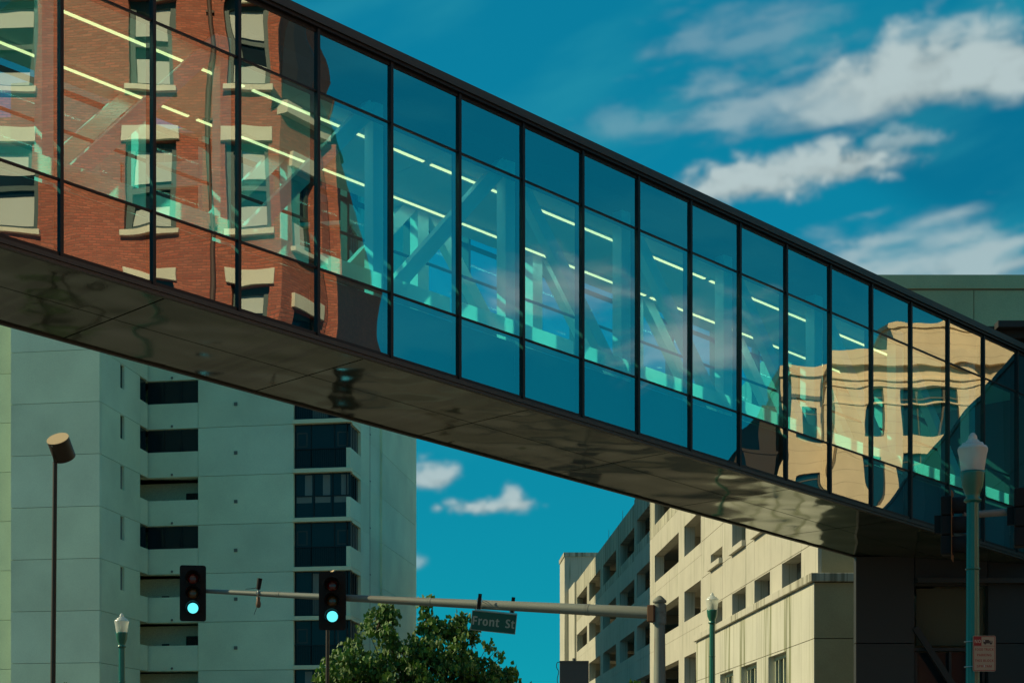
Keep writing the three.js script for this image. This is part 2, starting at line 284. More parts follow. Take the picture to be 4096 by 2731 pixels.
    if (near) for (let i = i0; i < i1; i++) add('added_sun_strip', box(i * B + 0.035, (i + 1) * B - 0.035, Y.low + 0.03, Y.low + 0.36, -0.2, -0.188, k), frosted);  // guessed translucent strip, added so the sun shows as bright bands
  }
  // floor, ceiling, roof
  add('floor_slab', box(X0, XE, Y.low - 0.24, Y.low - 0.05, -W + 0.2, -0.2, k), carpet);
  add('floor_cavity', box(X0, XE, Y.sole + 0.03, Y.low - 0.25, -W / 2 - 0.05, -W / 2 + 0.05, k), cavity);
  for (let i = i0; i < 12; i += 2) { const xb = Math.min((i + 2) * B, XE); add('ceiling_panel', box(i * B + 0.004, xb - 0.004, Y.up + 0.10, Y.up + 0.13, -W + 0.2, -0.2, k), ceilingWhite); }
  add('roof', box(X0, XE, Y.head + 0.1, Y.top - 0.02, -W + 0.105, -0.105, k), cavity);
  // underside: two rows of folded metal panels
  const P = 2.5 * B; for (let j = -5; j < 6; j++) {
    const xa = Math.max((j - 0) * P + 0.17 * B, X0), xb = Math.min((j + 1) * P + 0.17 * B, XE); if (xb - xa < 0.2) continue;
    for (const [za, zb] of [[-W / 2 + 0.013, -0.035], [-W + 0.035, -W / 2 - 0.013]]) {
      const g = metric(new THREE.BoxGeometry(xb - xa - 0.03, 0.03, zb - za).translate((xa + xb) / 2, Y.sole - 0.005, (za + zb) / 2)), p = g.attributes.position; for (let q = 0; q < p.count; q++) p.setY(q, p.getY(q) - k * p.getX(q)); g.computeVertexNormals();
      add('soffit_panel', g, soffitMetal);
    }
  }
  add('soffit_backing', box(X0, XE, Y.sole + 0.016, Y.sole + 0.028, -W + 0.1, -0.1, k), cavity);
  add('end_wall', box(X0 - 0.1, X0 - 0.005, Y.sole, Y.top, -W, 0, k), fasciaMetal);
  add('end_wall', box(XE + 0.005, XE + 0.1, Y.sole, Y.top, -W, 0, k), fasciaMetal);
  // lamps: two rows of linear fittings under the ceiling
  const lampGlow = std({ color: rgb(0.9, 0.85, 0.6), emissive: rgb(12.5, 1.6, 0.7), emissiveIntensity: 1 });
  const dir = new THREE.Vector3(Math.cos(SKY.turn), 0, -Math.sin(SKY.turn)), out = new THREE.Vector3(Math.sin(SKY.turn), 0, Math.cos(SKY.turn));
  for (const [q, row] of [[-0.86, 'street'], [-2.55, 'far']]) for (let j = 1; j < 8; j++) {
    const xa = (i0 + j * 2.5 + 0.05) * B, xb = Math.min((i0 + j * 2.5 + 2.45) * B, XE - 0.1); if (xb - xa < 1) continue; const xm = (xa + xb) / 2, L = xb - xa;
    const c = new THREE.Vector3(SKY.x, 0, SKY.z).addScaledVector(dir, xm).addScaledVector(out, q);
    const l = thing('linear_light', `${['', 'first', 'second', 'third', 'fourth', 'fifth', 'sixth', 'seventh', 'eighth'][j]} lit yellow lamp from the left in the ${row === 'street' ? 'upper' : 'lower'} ceiling row of the skywalk`, 'lamp', [c.x, Y.up + 0.10 - k * xm, c.z], SKY.turn, row === 'street' ? 'upper row of skywalk lamps' : 'lower row of skywalk lamps');
    part('housing', box(-L / 2, L / 2, -0.05, -0.002, -0.04, 0.04, k), whiteSteel, l);
    part('light_diffuser', box(-L / 2 + 0.01, L / 2 - 0.01, -0.066, -0.0505, -0.033, 0.033, k), lampGlow, l);
    const a = new THREE.RectAreaLight(new THREE.Color().setRGB(1, 0.92, 0.68), 8, L - 0.05, 0.06); a.position.set(0, -0.069 - 0, 0); a.rotation.set(-Math.PI / 2, Math.atan(k), 0); l.add(a);
  }
}
// ------------------------------------------------------------------ apartment tower on the left
{
  const t = thing('apartment_tower', 'tall pale concrete apartment tower with dark corner balconies behind the skywalk', 'building', [0, 0, 0]);
  const A0 = [-28.4, 96.2], A = [-23.14, 95.3], Bc = [-22.07, 103.2], C = [-13.05, 101.5], E = [-9.61, 100.9], F = [-6.93, 123], G = [-36, 127], Z0 = [-36, 101.8], Z1 = [-28.9, 101.0];
  const lev = (n) => 8.05 + 2.93 * n, K0 = -2, K1 = 10, TOP = lev(11) + 0.6;
  const ledgeBlack = std({ color: rgb(0.015, 0.018, 0.02), roughness: 0.6 }), loggiaWall = stucco, paleFrame = std({ color: rgb(0.05, 0.055, 0.05), roughness: 0.8 }), blind = std({ color: rgb(0.16, 0.18, 0.16), roughness: 0.8 }), rail = std({ color: rgb(0.015, 0.018, 0.02), roughness: 0.5, metalness: 0.4 }), curtain = std({ color: rgb(0.17, 0.2, 0.19), roughness: 0.95 }), ventGrey = std({ color: rgb(0.14, 0.15, 0.13), roughness: 0.7 });
  const f0 = wallFrame(Z0, Z1), f1 = wallFrame(A0, A), f2 = wallFrame(A, Bc), f3 = wallFrame(Bc, C), f4 = wallFrame(C, E), f5 = wallFrame(E, F), fr0 = wallFrame(Z1, A0);
  for (let n = K0; n <= K1; n++) {
    const y0 = lev(n), y1 = lev(n + 1), T = 0.3;
    part('wall_panel', panel(0, f0.L, y0, y1, T), stuccos[(n + 13) % 3 < 0 ? 0 : (n + 13) % 3], t, f0);
    part('wall_panel', panel(0.004, fr0.L - 0.3, y0, y1, T), stuccos[(n + 20) % 3 < 0 ? 0 : (n + 20) % 3], t, fr0);
    part('wall_panel', panel(0, f1.L, y0, y1, T), stuccos[(n + 27) % 3 < 0 ? 0 : (n + 27) % 3], t, f1);
    // side with slot window
    part('wall_panel', panel(0.3, 6.46, y0, y1, T, [[3.2, 3.85, y1 - 1.43, y1 - 0.06]]), stuccos[(n + 34) % 3 < 0 ? 0 : (n + 34) % 3], t, f2);
    part('slot_window', box(3.2, 3.85, y1 - 1.43, y1 - 0.06, -0.17, -0.14), n > 3 ? darkGlass : blind, t, f2);
    // corner loggia: parapets round the corner, opening above
    part('parapet', panel(6.46, f2.L - 0.2, y0, y1 - 1.38, 0.2), stucco, t, f2);
    part('parapet', panel(-0.2, 3.15, y0, y1 - 1.38, 0.2), stucco, t, f3);
    part('wall_panel', panel(3.15, f3.L, y0, y1, T), stuccos[(n + 41) % 3 < 0 ? 0 : (n + 41) % 3], t, f3);
    part('vent', bevelled(0.2, 0.2, 0.08, 0.01, 5.55, y0 + 1.35, 0.03), ventGrey, t, f3);
    part('loggia_lamp', lathe([[0.001, 0], [0.06, 0.01], [0.075, 0.05], [0.06, 0.09], [0.001, 0.1]], 12).rotateX(Math.PI / 2).translate(1.5, y1 + 0.16, 0), ventGrey, t, f3);
    part('loggia_slab', box(-1.6, 3.1, y1 - 0.02, y1 + 0.12, -2.2, -0.205), stucco, t, f3);
    const enclosed = [-2, -1, 1, 3, 5, 6, 7, 8].includes(n + 0) ? !( [0, 1].includes(n) ) : false, shut = n === -2 || n === 2 || n >= 4;
    if (shut) { part('loggia_glazing', box(-0.12, 3.14, y1 - 1.38, y1 - 0.03, -0.16, -0.14), darkGlass, t, f3); part('loggia_glazing', box(6.47, f2.L - 0.17, y1 - 1.38, y1 - 0.03, -0.16, -0.14), darkGlass, t, f2); for (const x of [0.95, 2.05]) part('glazing_bar', box(x - 0.025, x + 0.025, y1 - 1.36, y1 - 0.04, -0.135, -0.1), rail, t, f3); }
    part('loggia_back_wall', box(-1.5, 3.12, y0 + 0.13, y1 - 0.03, -2.05, -1.9), loggiaWall, t, f3);
    part('loggia_back_wall', box(-1.6, -1.45, y0 + 0.13, y1 - 0.03, -1.89, -0.3), loggiaWall, t, f3);
    if (!shut) {
      const d = part('sliding_door', box(1.7, 2.85, y0 + 0.14, y0 + 2.2, -1.89, -1.86), darkGlass, t, f3);
      for (const x of [1.7, 2.27, 2.85]) part('door_frame', box(x - 0.03, x + 0.03, y0 + 0.14, y0 + 2.24, -1.855, -1.82), rail, d);
      part('door_frame', box(1.7, 2.85, y0 + 2.2, y0 + 2.26, -1.857, -1.824), rail, d);
      if (n !== -1) part('garden_chair', mergeGeometries([box(0.35, 0.85, y0 + 0.5, y0 + 0.56, -1.2, -0.75), box(0.37, 0.83, y0 + 0.56, y0 + 1.75, -1.2, -1.14), box(0.36, 0.4, y0 + 0.14, y0 + 0.5, -0.8, -0.76), box(0.8, 0.84, y0 + 0.14, y0 + 0.5, -0.8, -0.76)].map((g) => g.toNonIndexed())), ledgeBlack, t, f3);
    }
    // glazed balcony stack
    part('balcony_slab', bevelled(f4.L + 0.12, 0.25, 0.5, 0.02, f4.L / 2 + 0.02, y0 + 0.125, -0.13), slabEdge, t, f4);
    const gy0 = y0 + 0.255, gy1 = y1 - 0.005, g = part('balcony_glazing', box(0.02, f4.L - 0.06, gy0, gy1, -0.3, -0.28), darkGlass, t, f4);
    const style = ((n + 6) * 7) % 4, bars = style === 3 ? [0.03, 1.17, 2.33, f4.L - 0.07] : style === 1 ? [0.03, 1.05, 2.1, 2.75, f4.L - 0.07] : [0.03, 1.0, 2.45, f4.L - 0.07];
    for (const x of bars) part('glazing_bar', box(x - 0.025, x + 0.025, gy0, gy1, -0.276, -0.22), rail, g);
    if (style === 3) { part('glazing_bar', box(0.02, f4.L - 0.06, gy0 + 1.3, gy0 + 1.35, -0.274, -0.225), rail, g); for (const x of [0.62, 1.73, 2.86]) part('curtain', box(x, x + 0.45, gy0 + 1.36, gy1 - 0.1, -0.279, -0.2775), curtain, g); for (const x of [0.1, 1.25, 2.42]) part('curtain', box(x, x + 0.95, gy0 + 0.92, gy0 + 1.28, -0.279, -0.2775), blind, g); }
    else {
      part('rail', box(0.02, f4.L - 0.06, gy0 + 1.17, gy0 + 1.22, -0.16, -0.11), rail, t, f4);
      part('rail', box(0.02, f4.L - 0.06, gy0 + 0.05, gy0 + 0.09, -0.16, -0.12), rail, t, f4);
      const bl = []; for (let x = 0.08; x < f4.L - 0.1; x += 0.115) bl.push(box(x - 0.011, x + 0.011, gy0 + 0.09, gy0 + 1.17, -0.15, -0.128));
      const m = part('balusters', mergeGeometries(bl), rail, t, f4); m.userData.kind = 'stuff';
      if (style !== 1) { part('window_frame', box(0.12, 0.78, gy0 + 1.32, gy0 + 2.2, -0.279, -0.2765), paleFrame, g); part('window_pane', box(0.2, 0.7, gy0 + 1.4, gy0 + 2.12, -0.276, -0.2745), darkGlass, g); part('window_frame', box(2.62, 3.3, gy0 + 1.32, gy0 + 2.2, -0.279, -0.2765), paleFrame, g); part('window_pane', box(2.7, 3.22, gy0 + 1.4, gy0 + 2.12, -0.276, -0.2745), darkGlass, g); }
      else part('curtain', box(1.1, 2.05, gy0 + 0.1, gy1 - 0.12, -0.279, -0.2775), blind, g);
    }
    part('corner_post', box(f4.L - 0.3, f4.L - 0.24, gy0 + 1.3, gy1, -0.2, -0.14), rail, t, f4);
    // long side: parapet with opening, then blank panels
    part('wall_panel', panel(0.02, 3.0, y0 + 0.255, y0 + 1.45, 0.25), stuccos[(n + 48) % 3 < 0 ? 0 : (n + 48) % 3], t, f5);
    part('side_glazing', box(0.3, 2.98, y0 + 1.44, y1 - 0.01, -0.2, -0.17), darkGlass, t, f5);
    for (const x of [0.95, 1.6, 2.25]) part('glazing_bar', box(x - 0.03, x + 0.03, y0 + 1.45, y1 - 0.02, -0.168, -0.1), n % 2 ? rail : curtain, t, f5);
    part('slab_edge', box(0.4, 3.0, y0 + 0.004, y0 + 0.25, -0.24, -0.01), slabEdge, t, f5);
    part('wall_panel', panel(3.0, 5.7, y0, y1, T, [], 0.004), stuccos[(n + 55) % 3 < 0 ? 0 : (n + 55) % 3], t, f5);
    part('wall_panel', panel(5.7, 9.7, y0, y1, T, [], 0.002).translate(0, 0, -0.16), stuccos[(n + 62) % 3 < 0 ? 0 : (n + 62) % 3], t, f5);
    part('wall_panel', panel(9.7, f5.L, y0, y1, T), stuccos[(n + 69) % 3 < 0 ? 0 : (n + 69) % 3], t, f5);
    part('floor_plate', metric(box(-35.5, -10.2, y0 - 0.02, y0 + 0.1, -126, -103.6)), loggiaWall, t);
  }
  part('downpipe', rod([5.78, 2, -0.06], [5.78, TOP, -0.06], 0.07, 0.07, 10), std({ color: rgb(0.20, 0.12, 0.06), roughness: 0.7 }), t, f5);
  for (let n = K0; n <= K1; n++) part('pipe_bracket', box(5.66, 5.92, lev(n) + 0.4, lev(n) + 0.46, -0.15, 0.02), ledgeBlack, t, f5);
  const fb = wallFrame(F, G), fl = wallFrame(G, Z0);
  part('plain_wall', metric(box(0, fb.L, 0, TOP, -0.3, 0)), stucco, t, fb);
  part('plain_wall', metric(box(0, fl.L, 0, TOP, -0.3, 0)), stucco, t, fl);
  for (const f of [f0, f1, f2, f3, f4, f5]) { part('wall_base', metric(box(0.02, f.L - 0.02, 0, lev(K0) - 0.01, -0.3, -0.01)), stucco, t, f); part('roof_parapet', metric(box(0.02, f.L - 0.02, lev(11) + 0.005, TOP, -0.3, -0.01)), stucco, t, f); }
  part('roof', metric(box(-35.6, -9.9, lev(11), lev(11) + 0.2, -126, -102)), stucco, t);
}

// ------------------------------------------------------------------ parking garage on the right: long wall faces the street (local x runs towards the camera, away is negative)
{
  const t = thing('parking_garage', 'cream concrete parking garage with rows of square openings beyond the skywalk', 'building', [0, 0, 0]);
  const wf = { x: 9.36, z: -52, turn: THREE.MathUtils.degToRad(-87.27) }, lx = (d) => -(d - 52);
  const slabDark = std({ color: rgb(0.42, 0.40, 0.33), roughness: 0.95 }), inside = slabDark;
  const P = (n, g, m = precast) => part(n, g, m, t, wf), T = 0.5;
  const rows = [[2.2, 2.75], [5.25, 5.8], [8.3, 8.85], [11.35, 11.9], [14.4, 14.95]]; // panel base, sill
  // open parking bays: [panel from, to, opening from, to] in depth
  const bays = [[74.2, 80.3, 74.55, 79.4], [80.3, 90.9, 81.2, 89.9], [90.9, 98.95, 91.9, 97.8], [98.95, 109.1, 99.6, 108], [109.1, 119.5, 110.2, 118.6], [119.5, 129.8, 120.4, 129], [129.8, 140.2, 130.7, 139.7]];
  bays.forEach(([a, b, c, d], j) => {
    const back = j > 2 ? -0.16 : 0;
    rows.forEach(([y, s], r) => {
      const y1 = r === 4 ? 16.55 : y + 3.05;
      P('wall_panel', panel(lx(b), lx(a), y, y1, T, [[lx(d), lx(c), s, s + 1.42]], j < 3 ? 0.006 : 0.004).translate(0, 0, back), r === 4 ? parapet : precast);
    });
    P('roof_parapet', panel(lx(b), lx(a), 16.55, 17.75, T, [], 0.004).translate(0, 0, back), parapet);
    P('wall_base', panel(lx(b), lx(a), 0, 2.2, T, [], 0.005).translate(0, 0, back));
    for (const [, s] of rows) { P('column', box(lx((c + d) / 2) - 0.3, lx((c + d) / 2) + 0.3, s - 1.0, s + 1.9, -5.6, -5.0), slabDark); P('beam', box(lx((c + d) / 2) - 0.22, lx((c + d) / 2) + 0.22, s + 1.3, s + 1.78, -15, -0.7), slabDark); }
  });
  for (const [, s] of rows) P('deck', box(lx(140), lx(74.5), s + 1.8, s + 2.03, -16, -0.7), slabDark);
  P('plain_wall', box(lx(140), lx(74.5), 0, 17.4, -16.4, -16.05), inside);
  P('wall_panel', panel(lx(151), lx(140.2), 0, 17.75, T));
  P('ramp_wall', box(lx(74.3), lx(73.9), 0, 17, -16, -0.55), inside);
  // stair head at the far end
  P('stair_tower', panel(lx(151.5), lx(146.2), 0, 20.6, 6, [], 0).translate(0, 0, 0.35));
  P('stair_coping', metric(box(lx(151.6), lx(146.1), 20.602, 20.95, -5.7, 0.42)), parapet);
  // office part nearer the bridge
  const win = (a, b, y0, y1, recess = 0.5) => {
    const w = P('window', box(lx(b) + 0.01, lx(a) - 0.01, y0 + 0.01, y1 - 0.01, -recess - 0.04, -recess), darkGlass);
    part('frame', box((lx(a) + lx(b)) / 2 + 0.25, (lx(a) + lx(b)) / 2 + 0.31, y0 + 0.02, y1 - 0.02, -recess + 0.002, -recess + 0.06), slabDark, w); return w;
  };
  const cols = [[51.95, 54.3], [54.3, 57.3], [57.3, 59.3], [59.3, 62.2], [62.2, 63.9], [63.9, 66.8], [66.8, 69], [69, 71.9], [71.9, 74.2]];
  cols.forEach(([a, b], c) => {
    const w = c % 2 === 1, small = c === 7;
    const low = w ? [[lx(b) + 0.02, lx(a) - 0.02, small ? 7.95 : 7.2, 8.83]] : [];
    P('wall_panel', panel(lx(b), lx(a), 5.8, 8.85, 0.55, low.map((h) => [h[0] + 0.01, h[1] - 0.01, h[2], 8.8])));
    if (w) win(a, b, small ? 7.95 : 7.2, 8.8);
    P('wall_panel', panel(lx(b), lx(a), 8.85, 10.3, 0.55));
    const up = w && c !== 1, ht = small ? 11.0 : 11.82;
    P('wall_panel', panel(lx(b), lx(a), 10.3, 11.9, 0.55, up ? [[lx(b) + 0.04, lx(a) - 0.04, 10.52, ht]] : []));
    if (up) { win(a, b, 10.52, ht); P('window_sill', metric(box(lx(b) - 0.02, lx(a) + 0.02, 10.31, 10.53, 0.006, 0.16))); }
    P('wall_panel', panel(lx(b), lx(a), 11.9, 13.4, 0.55));
    P('wall_panel', panel(lx(b), lx(a), 13.4, 15, 0.55, w ? [[lx(b) + 0.04, lx(a) - 0.04, 13.6, 14.9]] : [])); if (w) win(a, b, 13.6, 14.9);
    P('wall_panel', panel(lx(b), lx(a), 15, 16.5, 0.55));
  });
  // lower block with coping, standing a little proud
  const bl = [[51.3, 55.3], [55.3, 58.3], [58.3, 60.3], [60.3, 63.4], [63.4, 65], [65, 68], [68, 70], [70, 74.2]];
  bl.forEach(([a, b], c) => {
    const zz = 0.27;
    P('block_panel', panel(lx(b), lx(a), 5.8, 7.5, 0.4).translate(0, 0, zz), stained);
    const w = c === 1 || c === 3 || c === 5, h = [[lx(b) + 0.05, lx(a) - 0.05, 3.7, 5.72]];
    P('block_panel', panel(lx(b), lx(a), 3.2, 5.8, 0.4, w ? h : []).translate(0, 0, zz), stained);
    P('block_panel', panel(lx(b), lx(a), 0, 3.2, 0.4).translate(0, 0, zz), stained);
    if (w) {
      const x0 = lx(b) + 0.06, x1 = lx(a) - 0.06, g = P('sash_window', box(x0, x1, 3.71, 5.71, zz - 0.32, zz - 0.29), darkGlass);
      for (const [p, q, r, s] of [[x0, x0 + 0.09, 3.71, 5.71], [x1 - 0.09, x1, 3.71, 5.71], [x0 + 0.09, x1 - 0.09, 5.6, 5.71], [x0 + 0.09, x1 - 0.09, 4.62, 4.72], [(x0 + x1) / 2 - 0.04, (x0 + x1) / 2 + 0.04, 3.72, 5.6], [x0 + 0.6, x0 + 0.64, 4.73, 5.6]]) part('sash_bar', box(p, q, r, s, zz - 0.288, zz - 0.22 - (q - p > 0.2 ? 0.004 : 0)), slabEdge, g);
    }
    P('coping', metric(bevelled(b - a - 0.02, 0.26, 0.62, 0.02, (lx(a) + lx(b)) / 2, 7.64, 0.09)), c % 2 ? precast : parapet);
  });
  // end wall facing the bridge
  const ef = { x: 9.36, z: -51.95, turn: 0 }, E = (n, g, m = endConcreteShaded) => part(n, g, m, t, ef);
  const ex = [0.1, 2.2, 4.77, 10, 16, 22, 28, 34];
  for (let j = 0; j + 1 < ex.length; j++) for (const [y0, y1] of [[7.8, 10.3], [10.3, 13.4], [13.4, 16.5]]) E('wall_panel', panel(ex[j], ex[j + 1], y0, y1, 0.5), y0 > 8 ? endConcreteLit : endConcreteShaded);
  E('end_coping', metric(box(0.08, 34, 16.53, 16.95, -0.5, 0.06)), endConcreteLit); E('end_groove', box(0.1, 34, 16.502, 16.528, -0.5, -0.03), inside);
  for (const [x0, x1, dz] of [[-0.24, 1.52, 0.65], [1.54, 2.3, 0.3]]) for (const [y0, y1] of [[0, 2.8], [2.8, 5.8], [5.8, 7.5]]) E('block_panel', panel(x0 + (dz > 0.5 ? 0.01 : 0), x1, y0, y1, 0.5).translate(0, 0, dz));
  E('coping', metric(bevelled(1.95, 0.26, 0.62, 0.02, 0.63, 7.642, 0.45)), parapet);
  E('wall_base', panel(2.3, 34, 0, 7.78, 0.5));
  E('roof_slab', metric(box(0.2, 34, 16.2, 16.4, -24, -0.55)), slabDark);
  P('garage_roof', box(lx(150), lx(74.5), 17.1, 17.3, -16, -0.6), slabDark);
  P('plain_wall', metric(box(lx(150), lx(52.6), 0, 16.5, -34, -33.5)));
  for (const d of [101, 107.6, 116]) P('lightning_rod', rod([lx(d), 17.7, -0.3], [lx(d), 18.5, -0.3], 0.02, 0.012, 8), slabDark);
}

// ------------------------------------------------------------------ dark building that receives the skywalk
{
  const t = thing('dark_annex', 'dark shaded building wing where the skywalk lands, right edge', 'building', [8.7, 0, -43]);
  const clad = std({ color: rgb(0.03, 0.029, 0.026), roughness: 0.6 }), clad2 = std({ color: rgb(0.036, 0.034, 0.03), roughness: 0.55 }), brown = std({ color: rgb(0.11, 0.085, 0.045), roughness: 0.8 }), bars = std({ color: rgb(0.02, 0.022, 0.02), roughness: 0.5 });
  const q = (n, g, m) => part(n, g, m, t);
  const cut = [[0, 1.5], [1.5, 3.35], [3.35, 6.5], [6.5, 9.5], [9.5, 13], [13, 16.5], [16.5, 20], [20, 24], [24, 28], [28, 32], [32, 36]];
  cut.forEach(([a, b], j) => {
    for (const [y0, y1] of [[0, 2.6], [2.6, 5], [5, 7.2]]) {
      if (j === 1 && y0 >= 2.6) continue;
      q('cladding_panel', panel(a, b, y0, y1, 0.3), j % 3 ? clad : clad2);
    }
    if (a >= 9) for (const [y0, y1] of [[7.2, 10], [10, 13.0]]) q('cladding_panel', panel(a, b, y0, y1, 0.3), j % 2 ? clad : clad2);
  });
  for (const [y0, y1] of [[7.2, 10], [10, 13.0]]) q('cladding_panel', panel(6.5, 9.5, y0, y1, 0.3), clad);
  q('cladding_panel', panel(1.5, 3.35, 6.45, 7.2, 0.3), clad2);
  q('brown_panel', box(1.62, 3.32, 4.97, 6.42, -0.4, -0.34), brown); q('window', box(1.52, 3.33, 2.62, 4.8, -0.4, -0.37), darkGlass);
  for (const x of [1.58, 2.45, 3.3]) q('window_post', box(x - 0.035, x + 0.035, 2.62, 4.8, -0.34, -0.2), bars);
  for (const y of [2.65, 3.9, 4.86]) q('window_rail', box(1.52, 3.33, y - 0.04, y + 0.04, -0.335, -0.18), bars);
  q('brace', bar([1.5, 5.4, 0.02], [3.0, 3.1, 0.02], 0.16, 0.1), bars); q('canopy_beam', box(1.5, 9, 6.5, 6.62, 0.01, 0.3), clad2);
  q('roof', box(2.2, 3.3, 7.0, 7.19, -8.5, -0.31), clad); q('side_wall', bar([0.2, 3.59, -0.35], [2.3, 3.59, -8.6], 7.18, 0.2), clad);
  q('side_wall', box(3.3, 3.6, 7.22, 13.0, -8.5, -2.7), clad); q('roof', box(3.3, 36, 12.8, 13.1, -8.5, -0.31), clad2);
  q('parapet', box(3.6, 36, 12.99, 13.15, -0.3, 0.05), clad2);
}

// ------------------------------------------------------------------ brick building across the road (seen as a reflection in the glass)
{
  const turn = THREE.MathUtils.degToRad(-94.77), t = thing('brick_building', 'red brick building with pale stone lintels mirrored in the left glass panes', 'building', [16.4, 0, -22.75], turn);
  const q = (n, g, m, p = t) => part(n, g, m, p), frame = std({ color: rgb(0.05, 0.09, 0.075), roughness: 0.5 }), shade = std({ color: rgb(0.62, 0.66, 0.58), roughness: 0.9 }), slate = std({ color: rgb(0.03, 0.032, 0.034), roughness: 0.6 }), pipe = std({ color: rgb(0.12, 0.06, 0.035), roughness: 0.6 });
  const cols = [[0.31, 1.48], [3.01, 4.3], [6.91, 8.36], [10.6, 11.9], [14.2, 15.5], [17.8, 19.1]], sills = [4.95, 8.95, 12.95, 16.95, 20.95], H = 26.5;
  const holes = []; for (const [a, b] of cols) for (const s of sills) holes.push([a, b, s, s + 2.48]);
  q('brick_wall', panel(0, 22, 0, H, 0.4, holes, 0), brick);
  const rnd = mulberry(5);
  for (const [a, b] of cols) for (const s of sills) {
    q('lintel', metric(bevelled(b - a + 0.22, 0.41, 0.16, 0.015, (a + b) / 2, s + 2.69, 0.02)), limestone);
    q('sill', metric(bevelled(b - a + 0.2, 0.16, 0.36, 0.015, (a + b) / 2, s - 0.08, 0.0)), limestone);
    const w = q('window', box(a + 0.004, b - 0.004, s + 0.004, s + 2.476, -0.36, -0.33), darkGlass);
    for (const [x0, x1, y0, y1] of [[a + 0.005, a + 0.17, s, s + 2.47], [b - 0.17, b - 0.005, s, s + 2.47], [a + 0.17, b - 0.17, s + 2.3, s + 2.47], [a + 0.17, b - 0.17, s + 1.16, s + 1.3], [a + 0.17, b - 0.17, s + 0.005, s + 0.17]]) q('sash', box(x0, x1, y0, y1, -0.328, -0.22 - (x1 - x0 > 0.3 ? 0.01 : 0)), frame, w);
    const drop = 0.35 + rnd() * 0.6; q('blind', box(a + 0.18, b - 0.18, s + 2.3 - drop, s + 2.29, -0.3285, -0.322), shade, w); q('blind', box(a + 0.18, b - 0.18, s + 0.22, s + 0.22 + 0.3 + rnd() * 0.5, -0.3285, -0.322), shade, w);
  }
  q('downpipe', rod([1.96, 0, 0.09], [1.96, H, 0.09], 0.075, 0.075, 12), pipe);
  for (let y = 2; y < H; y += 3) q('pipe_clip', box(1.82, 2.1, y, y + 0.08, 0.004, 0.1), pipe);
  q('cornice', metric(box(-0.1, 22, H, H + 0.5, -0.5, 0.35)), limestone);
  // canted corner bay with steep slate roof; it leaves the corner at an angle
  const bayTurn = Math.atan2(0, 1), ang = THREE.MathUtils.degToRad(-62), bay = { x: 0, z: 0, turn: 0 };
  const u = [Math.cos(ang), Math.sin(ang)], LB = 2.3, bx = -u[0] * LB, bz = u[1] * LB; // from the far end of the bay to the corner
  const bf = { x: bx, z: bz, turn: Math.atan2(-(0 - bz), 0 - bx) };
  const bh = []; for (const s of [4.6, 8.6, 12.6, 16.6]) bh.push([0.45, 1.7, s, s + 2.3]);
  part('bay_wall', panel(0, LB, 0, 20.2, 0.4, bh, 0), brick, t, bf);
  for (const s of [4.6, 8.6, 12.6, 16.6]) {
    part('lintel', metric(bevelled(1.5, 0.4, 0.16, 0.015, 1.08, s + 2.5, 0.02)), limestone, t, bf); part('sill', metric(bevelled(1.45, 0.16, 0.36, 0.015, 1.08, s - 0.08, 0)), limestone, t, bf);
    const w = part('window', box(0.452, 1.698, s + 0.004, s + 2.296, -0.36, -0.33), darkGlass, t, bf);
    for (const [x0, x1, y0, y1] of [[0.455, 0.6, s, s + 2.29], [1.55, 1.695, s, s + 2.29], [0.6, 1.55, s + 1.08, s + 1.2], [0.6, 1.55, s + 2.15, s + 2.29]]) part('sash', box(x0, x1, y0, y1, -0.328, -0.23 - (x1 - x0 > 0.3 ? 0.01 : 0)), frame, w);
    part('blind', box(0.62, 1.54, s + 0.2, s + 0.95, -0.3285, -0.322), shade, w);
  }
  part('bay_cornice', metric(box(-0.1, LB + 0.05, 20.2, 20.55, -0.3, 0.22)), limestone, t, bf);
  // return wall
  const rf = { x: bx - 14, z: bz - 0.2, turn: 0 };
  const rw = { x: bx - 0.35, z: bz - 14.2, turn: -Math.PI / 2 };
  part('return_wall', metric(box(0, 14, 0, 20.2, -0.4, 0)), brick, t, rw);
  // half-cone roof over the bay
  const apex = [0.3, 26.2, -2.6], ring = [[0.25, 20.5, 0.35], [bx * 0.5 - 0.22, 20.5, bz * 0.5 + 0.3], [bx - 0.3, 20.5, bz + 0.1], [bx - 0.35, 20.5, bz - 2.5], [bx + 0.6, 20.5, bz - 4.2]], pos = [];
  const mid = (a, b, f) => a.map((v, i) => v + (b[i] - v) * f);
  for (let i = 0; i + 1 < ring.length; i++) for (let r = 0; r < 5; r++) { // flared courses
    const fl = (p, f) => { const m = mid(p, apex, f), s = 1 - 0.16 * Math.sin(f * Math.PI); return [apex[0] + (m[0] - apex[0]) * s, m[1], apex[2] + (m[2] - apex[2]) * s]; };
    const a = fl(ring[i], r / 5), b = fl(ring[i + 1], r / 5), c = fl(ring[i + 1], (r + 1) / 5), d = fl(ring[i], (r + 1) / 5); pos.push(...a, ...c, ...b, ...a, ...d, ...c);
  }
  const rg = new THREE.BufferGeometry(); rg.setAttribute('position', new THREE.Float32BufferAttribute(pos, 3)); rg.computeVertexNormals(); slate.side = THREE.DoubleSide; part('bay_roof', rg, slate, t);
  part('plain_wall', metric(box(21.7, 22, 0, H, -14, -0.41)), brick, t); part('plain_wall', metric(box(0, 21.7, 0, H, -14.3, -14)), brick, t); part('gable_wall', metric(box(0.01, 0.3, 20, H, -14, -0.41)), brick, t); part('roof', metric(box(0.02, 21.9, H - 0.3, H - 0.02, -14, -0.42)), slate, t);
}

